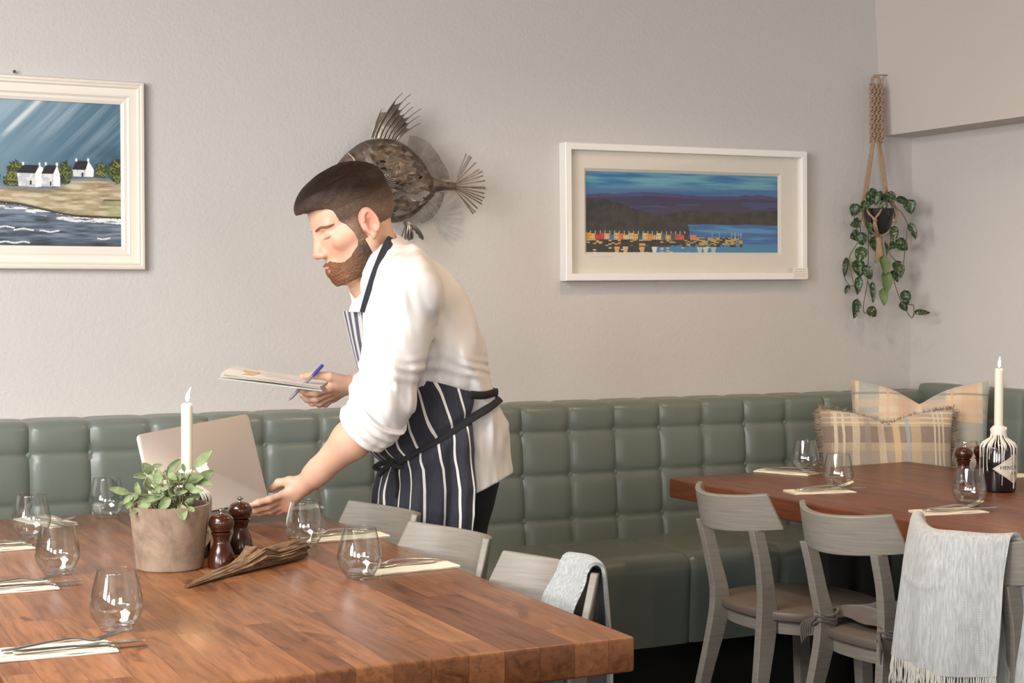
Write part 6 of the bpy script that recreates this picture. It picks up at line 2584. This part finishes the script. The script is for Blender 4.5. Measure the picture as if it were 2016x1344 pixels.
# --- black trousers, shoes
tr = Field((-0.37, -1.28, -4.275), (0.08, -0.22, -3.63), 0.0065)
for (hx, d0) in ((908, 3.85), (890, 3.955)):
    hip, kn, an = pq(hx, 945, d0), pq(hx - 52, 1225, d0 + .01), pq(hx - 24, 1518, d0 + .02)
    tr.cap(hip, hip + (kn - hip) * .5, .096, .086, .03)
    tr.cap(hip + (kn - hip) * .5, kn, .092, .070, .03)
    tr.cap(kn, an, .070, .056, .03)
tr.cap(pq(898, 905, 3.875), pq(886, 905, 3.93), .100, .100, .04)
tr.displace(lambda X, Y, Z: .010 * (vnoise(X * 14 + Z * 9, Y * 12, 6, 2) - .5))
place('trousers', tr, mat('black_trousers', (0.008, 0.008, 0.009), 0.85, var=(20, (0.012, 0.011, 0.012), 1.0), bmp=(250, 0.2, 0.002)), 2)
for (hx, d0) in ((884, 3.82), (868, 3.99)):
    w0 = ev(pq(hx, 1545, d0))
    b = bmesh.new()
    bmesh.ops.create_uvsphere(b, u_segments=24, v_segments=14, radius=1.0)
    for v in b.verts:
        x_, y_, z_ = v.co
        t_ = (x_ + 1) / 2
        zz = max(-0.55, z_) * (0.075 - .035 * t_)
        v.co = Vector((x_ * .142 + .045, y_ * (.044 + .008 * math.sin(t_ * 3)), zz))
    zmin = min(v.co.z for v in b.verts)
    dirx = -RT
    M = Matrix(((dirx.x, -dirx.y, 0, w0.x - MO[0]), (dirx.y, dirx.x, 0, w0.y - MO[1]), (0, 0, 1, -zmin), (0, 0, 0, 1)))
    bmesh.ops.transform(b, matrix=M, verts=b.verts[:])
    obj('shoe', b, mat('black_leather_shoe', (0.01, 0.009, 0.009), 0.35, var=(20, (0.014, 0.012, 0.012), 1.0)), man, 60)

# --- apron
def tie_y(px):
    return float(np.interp(px, [740, 800, 830, 880, 930, 975], [905, 900, 884, 850, 815, 785]))


ROWS_A = np.array([   # y, centre px, half width px, half depth m
    (742, 868, 109, .182), (770, 866, 110, .178), (800, 862, 113, .172), (840, 857, 120, .176), (870, 856, 122, .178), (895, 858, 118, .174), (912, 862, 112, .170),
    (950, 862, 117, .174), (1000, 858, 119, .176), (1060, 850, 118, .178), (1130, 846, 118, .18), (1230, 842, 120, .185), (1330, 842, 122, .19)], dtype=float)


def apron_pt(phi, y, off=0.0):
    c, rx, rz = (np.interp(y, ROWS_A[:, 0], ROWS_A[:, k]) for k in (1, 2, 3))
    d = 3.885
    rz += .018
    xm = rx / F * d + off
    ca, sa = math.cos(phi), math.sin(phi)
    e = 2.35
    ca, sa = math.copysign(abs(ca) ** (2 / e), ca), math.copysign(abs(sa) ** (2 / e), sa)
    px0 = c - rx * ca
    ty = tie_y(px0)
    dy = y - ty
    r = 1.0 - .075 * math.exp(-(dy / 13.0) ** 2)
    if phi < 1.35: r += .075 * math.exp(-((dy + 30) / 24.0) ** 2) * sm1(1.5, .8, phi)
    fold = .012 * math.sin(phi * 9 + 1.2) * sm1(0, 60, dy) + .006 * math.sin(phi * 21 + y * .004) * sm1(0, 50, dy) + .005 * mnoise.noise(Vector((phi * 3, y / 40, 2)))
    fold += .010 * math.exp(-((phi - .55) / .14) ** 2) * sm1(5, 60, dy)
    C = pq(c, y, d)
    p = C + np.array([-(xm * r + fold * .8) * ca, 0, (rz * r + off + fold) * sa])
    return p


def slab_uv(fn, nu, nv, thick, name, uvfn):
    b = MB()
    b.slab(fn, nu, nv, thick)
    me = b.mesh(name)
    uvl = me.uv_layers.new(name='UVMap')
    N = (nu + 1) * (nv + 1)
    uvs = np.zeros((2 * N, 2), dtype=np.float32)
    for j in range(nv + 1):
        for i in range(nu + 1):
            uvs[j * (nu + 1) + i] = uvs[N + j * (nu + 1) + i] = uvfn(i / nu, j / nv)
    li = np.zeros(len(me.loops), dtype=np.int32)
    me.loops.foreach_get('vertex_index', li)
    uvl.data.foreach_set('uv', uvs[li].ravel())
    return me


PH0, PH1, AY0, AY1 = -1.9, 2.20, 744.0, 1330.0


def skirt(u, v):
    phi = PH0 + (PH1 - PH0) * u
    top_ = AY0 + 22 * sm1(1.3, 2.2, phi)
    y = top_ + (AY1 - top_) * v
    return ev(apron_pt(phi, y, .006)) - Vector(MO)


def skirt_uv(u, v):
    phi = PH0 + (PH1 - PH0) * u
    top_ = AY0 + 22 * sm1(1.3, 2.2, phi)
    y = top_ + (AY1 - top_) * v
    c, rx = np.interp(y, ROWS_A[:, 0], ROWS_A[:, 1]), 118.0
    arc = phi * .152
    dy = tie_y(c - rx * math.cos(phi)) - y
    return (arc + (.34 * dy / 785.0 if dy > 0 else .06 * dy / 785.0), y / 785.0)


def stripe_mat(name, navy, white, pitch, width):
    m, nt, N, L, P = NT(name)
    uv = nd(nt, 'ShaderNodeUVMap', uv_map='UVMap')
    sp = nd(nt, 'ShaderNodeSeparateXYZ')
    L.new(uv.outputs[0], sp.inputs[0])
    f = mth(nt, 'FRACT', mth(nt, 'DIVIDE', sp.outputs[0], pitch))
    k = mth(nt, 'LESS_THAN', mth(nt, 'ABSOLUTE', mth(nt, 'SUBTRACT', f, 0.5)), width / pitch / 2)
    n1 = noise_tex(nt, mapped(nt, (300, 300, 60)), 1.0, 3)
    nv_ = ramp(nt, n1, [(0.3, tuple(c * .8 for c in navy)), (0.7, tuple(c * 1.25 for c in navy))])
    L.new(mixc(nt, 'MIX', k, nv_, white), P.inputs['Base Color'])
    P.inputs['Roughness'].default_value = 0.9
    P.inputs['Sheen Weight'].default_value = 0.1
    L.new(bump(nt, noise_tex(nt, mapped(nt), 500, 3), 0.15, 0.001), P.inputs['Normal'])
    return m


NAVY = lin((46, 46, 56))
M_STRIPE = stripe_mat('navy_striped_cotton', NAVY, lin((226, 222, 216)), 0.0335, 0.0046)
M_STRIPE2 = stripe_mat('navy_striped_bib', lin((66, 70, 88)), lin((206, 204, 208)), 0.062, 0.030)
apron = obj('apron_skirt', slab_uv(skirt, 130, 120, .0022, 'apron_skirt', skirt_uv), M_STRIPE, man, 70)


def bib(u, v):
    # from the far edge (u = 0) to the near edge (u = 1), top to waist
    fx = np.interp(v, [0, .35, .7, 1], [674, 688, 704, 742])
    nx = np.interp(v, [0, .35, .7, 1], [719, 724, 734, 764])
    y = np.interp(v, [0, .35, .7, 1], [613, 668, 728, 800]) - 6 * u * (1 - v)
    d = 3.965 - .255 * u
    px = fx + (nx - fx) * u - 7 * math.sin(math.pi * u)
    return ev(pq(px, y, d)) - Vector(MO)


obj('apron_bib', slab_uv(bib, 24, 30, .0022, 'apron_bib', lambda u, v: (u * .25 + .012, v)), M_STRIPE2, man, 70)
M_NAVY = mat('navy_strap', lin((44, 46, 58)), 0.85, var=(60, lin((38, 40, 50)), 1.0))
M_TIE = mat('black_apron_tie', (0.008, 0.008, 0.010), 0.8, var=(60, (0.012, 0.012, 0.014), 1.0))


def ribbon(name, pts, w, m, n=8, flat=.16, up=None):
    b = MB()
    b.tube([ev(p) - Vector(MO) for p in pts], w, 10, flat=flat, up=up)
    return obj(name, b, m, man, 60)


def smooth_path(pts, n=8):
    return [np.array(v[:]) for v in catmull([Vector(p.tolist()) for p in pts], n)]


def on_jacket(px, py, d0, gap=.004):
    """where the line of sight first meets the jacket, a little in front of it"""
    ds = np.linspace(d0 - .22, d0 + .25, 240)
    v = jk.sample(np.array([pq(px, py, q) for q in ds]))
    hit = np.where(v < 0)[0]
    return pq(px, py, (ds[hit[0]] if len(hit) else d0) - gap)


strap = smooth_path([on_jacket(717, 614, 3.69), on_jacket(723, 592, 3.69), on_jacket(730, 568, 3.68), on_jacket(739, 540, 3.68), on_jacket(748, 516, 3.69), on_jacket(757, 494, 3.70), on_jacket(766, 476, 3.72), pq(775, 465, 3.77), pq(772, 468, 3.82)], 4)
b = MB()
rings = []
for i, p in enumerate(strap):
    t = strap[min(i + 1, len(strap) - 1)] - strap[max(i - 1, 0)]
    t /= np.linalg.norm(t)
    nrm = np.array([.35, .25, .9])
    sd = np.cross(t, nrm); sd /= np.linalg.norm(sd)
    nn = np.cross(sd, t)
    rings.append([ev(p + sd * (a * .0105) + nn * (c * .0022)) - Vector(MO) for a, c in ((-1, -1), (1, -1), (1, 1), (-1, 1))])
b.loft(rings)
obj('neck_strap', b, M_NAVY, man, 40)


def tie_path(p0, p1, off):
    out = []
    for k in range(25):
        phi = p0 + (p1 - p0) * k / 24
        c0 = 862 - 114 * math.cos(phi)
        out.append(apron_pt(phi, tie_y(c0), off + .018 * sm1(1.9, 2.6, phi)))
    return out


ribbon('waist_tie', tie_path(.75, 3.75, .009), .0105, M_TIE, flat=.3, up=None)
ribbon('waist_tie', [apron_pt(2.10 + 1.6 * k / 10, 772 + 2 * math.sin(k), .012) for k in range(11)], .010, M_TIE, flat=.3)
kn = apron_pt(.92, tie_y(800) - 2, .016)
b = MB()
for pts, rr in (([(0, 0, 0), (-.028, -.006, .006), (-.040, -.016, .008), (-.022, -.020, .01), (0, -.004, .004)], .0065), ([(0, 0, 0), (.024, .004, .008), (.036, -.008, .010), (.020, -.014, .008), (0, -.004, .004)], .006),
                ([(0, 0, 0), (.010, -.03, .006), (.014, -.062, .004), (.010, -.088, .006)], .0062), ([(0, 0, 0), (-.014, -.018, .008), (-.030, -.036, .008)], .006)):
    b.tube([ev(q) - Vector(MO) for q in smooth_path([kn + np.array(p) for p in pts], 6)], rr, 8, flat=.4)
bb = bmesh.new(); bmesh.ops.create_icosphere(bb, subdivisions=2, radius=.010); bmesh.ops.transform(bb, matrix=Matrix.Translation(ev(kn) - Vector(MO)), verts=bb.verts[:]); b.bm(bb)
obj('tie_bow', b, M_TIE, man, 60)

# ------------------------------------------------------------------ the laptop he holds
TL, TR, BRc, BL = (pq(257, 858, 3.60), pq(480, 816, 3.70), pq(536, 980, 3.665), pq(315, 1028, 3.56))
lap_at = ev((TL + TR + BRc + BL) / 4)
lap = thing('laptop', 'open silver laptop held over the table by the leaning man', 'laptop', lap_at)
ex_ = ((TR - TL) + (BRc - BL)) / 2
lw_ = np.linalg.norm(ex_); ex_ /= lw_
ey_ = ((TL - BL) + (TR - BRc)) / 2
ey_ -= ex_ * (ey_ @ ex_)
lh_ = np.linalg.norm(ey_); ey_ /= lh_
ez_ = np.cross(ex_, ey_)                     # out of the lid's back, towards the viewer
LC = (TL + TR + BRc + BL) / 4


def lapM(o, X, Yv, Zv):
    Rm = [e2w(np.array(v)) - CAMn for v in (X, Yv, Zv)]
    p = e2w(o) - np.array(lap_at[:])
    return Matrix([[Rm[0][i], Rm[1][i], Rm[2][i], p[i]] for i in range(3)] + [[0, 0, 0, 1]])


def rrect(w, h, r, n=6):
    pts = []
    for cx, cy, a0 in ((w / 2 - r, h / 2 - r, 0), (-w / 2 + r, h / 2 - r, 90), (-w / 2 + r, -h / 2 + r, 180), (w / 2 - r, -h / 2 + r, 270)):
        for k in range(n + 1):
            a = math.radians(a0 + 90 * k / n)
            pts.append((cx + r * math.cos(a), cy + r * math.sin(a)))
    return pts


M_ALU = mat('brushed_aluminium', lin((196, 182, 170)), 0.42, 0.75, var=(6, lin((190, 176, 164)), 1.0))
M_DARK = mat('dark_laptop_edge', (0.012, 0.012, 0.013), 0.4, var=(10, (0.02, 0.02, 0.02), 1.0))
b = MB(); b.prism(rrect(lw_, lh_, .012), -.0028, .0028, lapM(LC, ex_, ey_, ez_), bevel=.0012)
lid = obj('lid', b, M_ALU, lap, 40)
b = MB(); b.prism(rrect(lw_ - .008, lh_ - .008, .009), -.0036, -.0028, lapM(LC, ex_, ey_, ez_))
obj('screen', b, M_DARK, lid, 40)
b = MB()
ap = []
for k in range(44):
    a = 2 * math.pi * k / 44
    r = .0150 * (1 + .07 * math.cos(2 * a)) - .0030 * math.exp(-((a - math.pi / 2) / .3) ** 2) - .0016 * math.exp(-((a - 3 * math.pi / 2) / .25) ** 2)
    x_, y_ = r * math.cos(a), r * 1.05 * math.sin(a)
    dx, dy = x_ - .0185, y_ - .002
    dd = math.hypot(dx, dy)
    if dd < .0072: x_, y_ = .0185 + dx / dd * .0072, .002 + dy / dd * .0072
    ap.append((x_, y_))
b.prism(ap, .0029, .0031, lapM(LC, ex_, ey_, ez_))
b.prism([(0.001 + .0048 * t * .8, .0165 + .0075 * t + .0020 * math.sin(math.pi * t)) for t in [k / 8 for k in range(9)]] + [(0.001 + .0048 * t * .8, .0165 + .0075 * t - .0020 * math.sin(math.pi * t)) for t in [k / 8 for k in range(7, 0, -1)]], .0029, .0031, lapM(LC, ex_, ey_, ez_))
obj('emblem', b, mat('white_emblem', lin((226, 214, 208)), 0.35, var=(20, lin((220, 208, 202)), 1.0)), lid, 40)
hinge = LC - ey_ * (lh_ / 2)
bz = -ez_ * math.cos(.10) - ey_ * math.sin(.10) * -1 * .6
bz[1] = .03
bz -= ex_ * (bz @ ex_)
bz /= np.linalg.norm(bz)
by_ = np.cross(bz, ex_)
bd = .135
b = MB(); b.prism(rrect(lw_, bd, .012), -.004, .004, lapM(hinge + bz * (bd / 2) + by_ * 0.001, ex_, bz, np.cross(ex_, bz)), bevel=.0015)
obj('base', b, M_ALU, lap, 40)
b = MB(); b.prism(rrect(lw_ * .9, bd * .45, .006), -.0048, -.0040, lapM(hinge + bz * (bd * .33) + by_ * .001, ex_, bz, np.cross(ex_, bz)))
b.prism(rrect(lw_ * .9, bd * .45, .006), .0040, .0048, lapM(hinge + bz * (bd * .33) + by_ * .001, ex_, bz, np.cross(ex_, bz)))
obj('keyboard', b, M_DARK, lap, 40)
b = MB(); b.tube([Vector((e2w(hinge + ex_ * s * lw_ * .46) - np.array(lap_at[:])).tolist()) for s in (-1, 1)], .0024, 12)
obj('hinge', b, M_DARK, lap, 40)

# ------------------------------------------------------------------ clipboard with papers, pen
A_, B_, C_, D_ = pq(430, 744, 3.80), pq(634, 769, 3.80), pq(654, 755, 3.99), pq(462, 727, 3.99)
cb_at = ev((A_ + B_ + C_ + D_) / 4)
cb = thing('clipboard', 'clipboard of papers held out flat in the man\'s far hand', 'clipboard', cb_at)


def quad(u, v, lift=0.0, ins=0.0):
    u, v = ins + u * (1 - 2 * ins), ins + v * (1 - 2 * ins)
    p = (A_ * (1 - u) + B_ * u) * (1 - v) + (D_ * (1 - u) + C_ * u) * v
    return ev(p + np.array([0, lift, 0])) - cb_at


b = MB(); b.slab(lambda u, v: quad(u, v), 6, 4, .003)
obj('board', b, mat('grey_green_board', lin((176, 184, 180)), 0.5, var=(10, lin((166, 174, 170)), 1.0)), cb, 40)
b = MB()
for k in range(4):
    b.slab(lambda u, v: quad(u, v, .003 + .0022 * k + .012 * max(0, .22 - u) ** 1.0 * (k > 1) + .003 * math.sin(v * 4 + u * 3), .012 + .004 * k), 30, 8, .0006)
obj('papers', b, mat('cream_papers', lin((246, 238, 228)), 0.85, var=(14, lin((242, 228, 214)), 1.6)), cb, 50)
b = MB()
b.slab(lambda u, v: quad(.16 + .16 * u, .1 + .5 * v, .0128, 0), 4, 3, .0004)
obj('printed_patch', b, mat('tan_print', lin((206, 174, 140)), 0.8, var=(30, lin((222, 196, 164)), 1.4)), cb, 50)
p0, p1 = pq(636, 718, 3.850), pq(568, 788, 3.815)
pn = thing('pen', 'pen with a purple-blue end in the hand holding the clipboard', 'pen', ev((p0 + p1) / 2))
PN = ev((p0 + p1) / 2)
L3 = lambda t: ev(p0 + (p1 - p0) * t) - PN
b = MB(); b.tube([L3(.0), L3(.02), L3(.30), L3(.32)], [.0030, .0046, .0046, .0040], 12)
obj('cap', b, mat('purple_blue_plastic', lin((70, 72, 168)), 0.3, var=(20, lin((62, 64, 150)), 1.0)), pn, 50)
b = MB(); b.tube([L3(.31), L3(.92), L3(.97), L3(1.0)], [.0042, .0042, .0022, .0008], 12)
obj('barrel', b, mat('grey_pen_barrel', lin((128, 128, 138)), 0.35, var=(20, lin((118, 118, 128)), 1.0)), pn, 50)
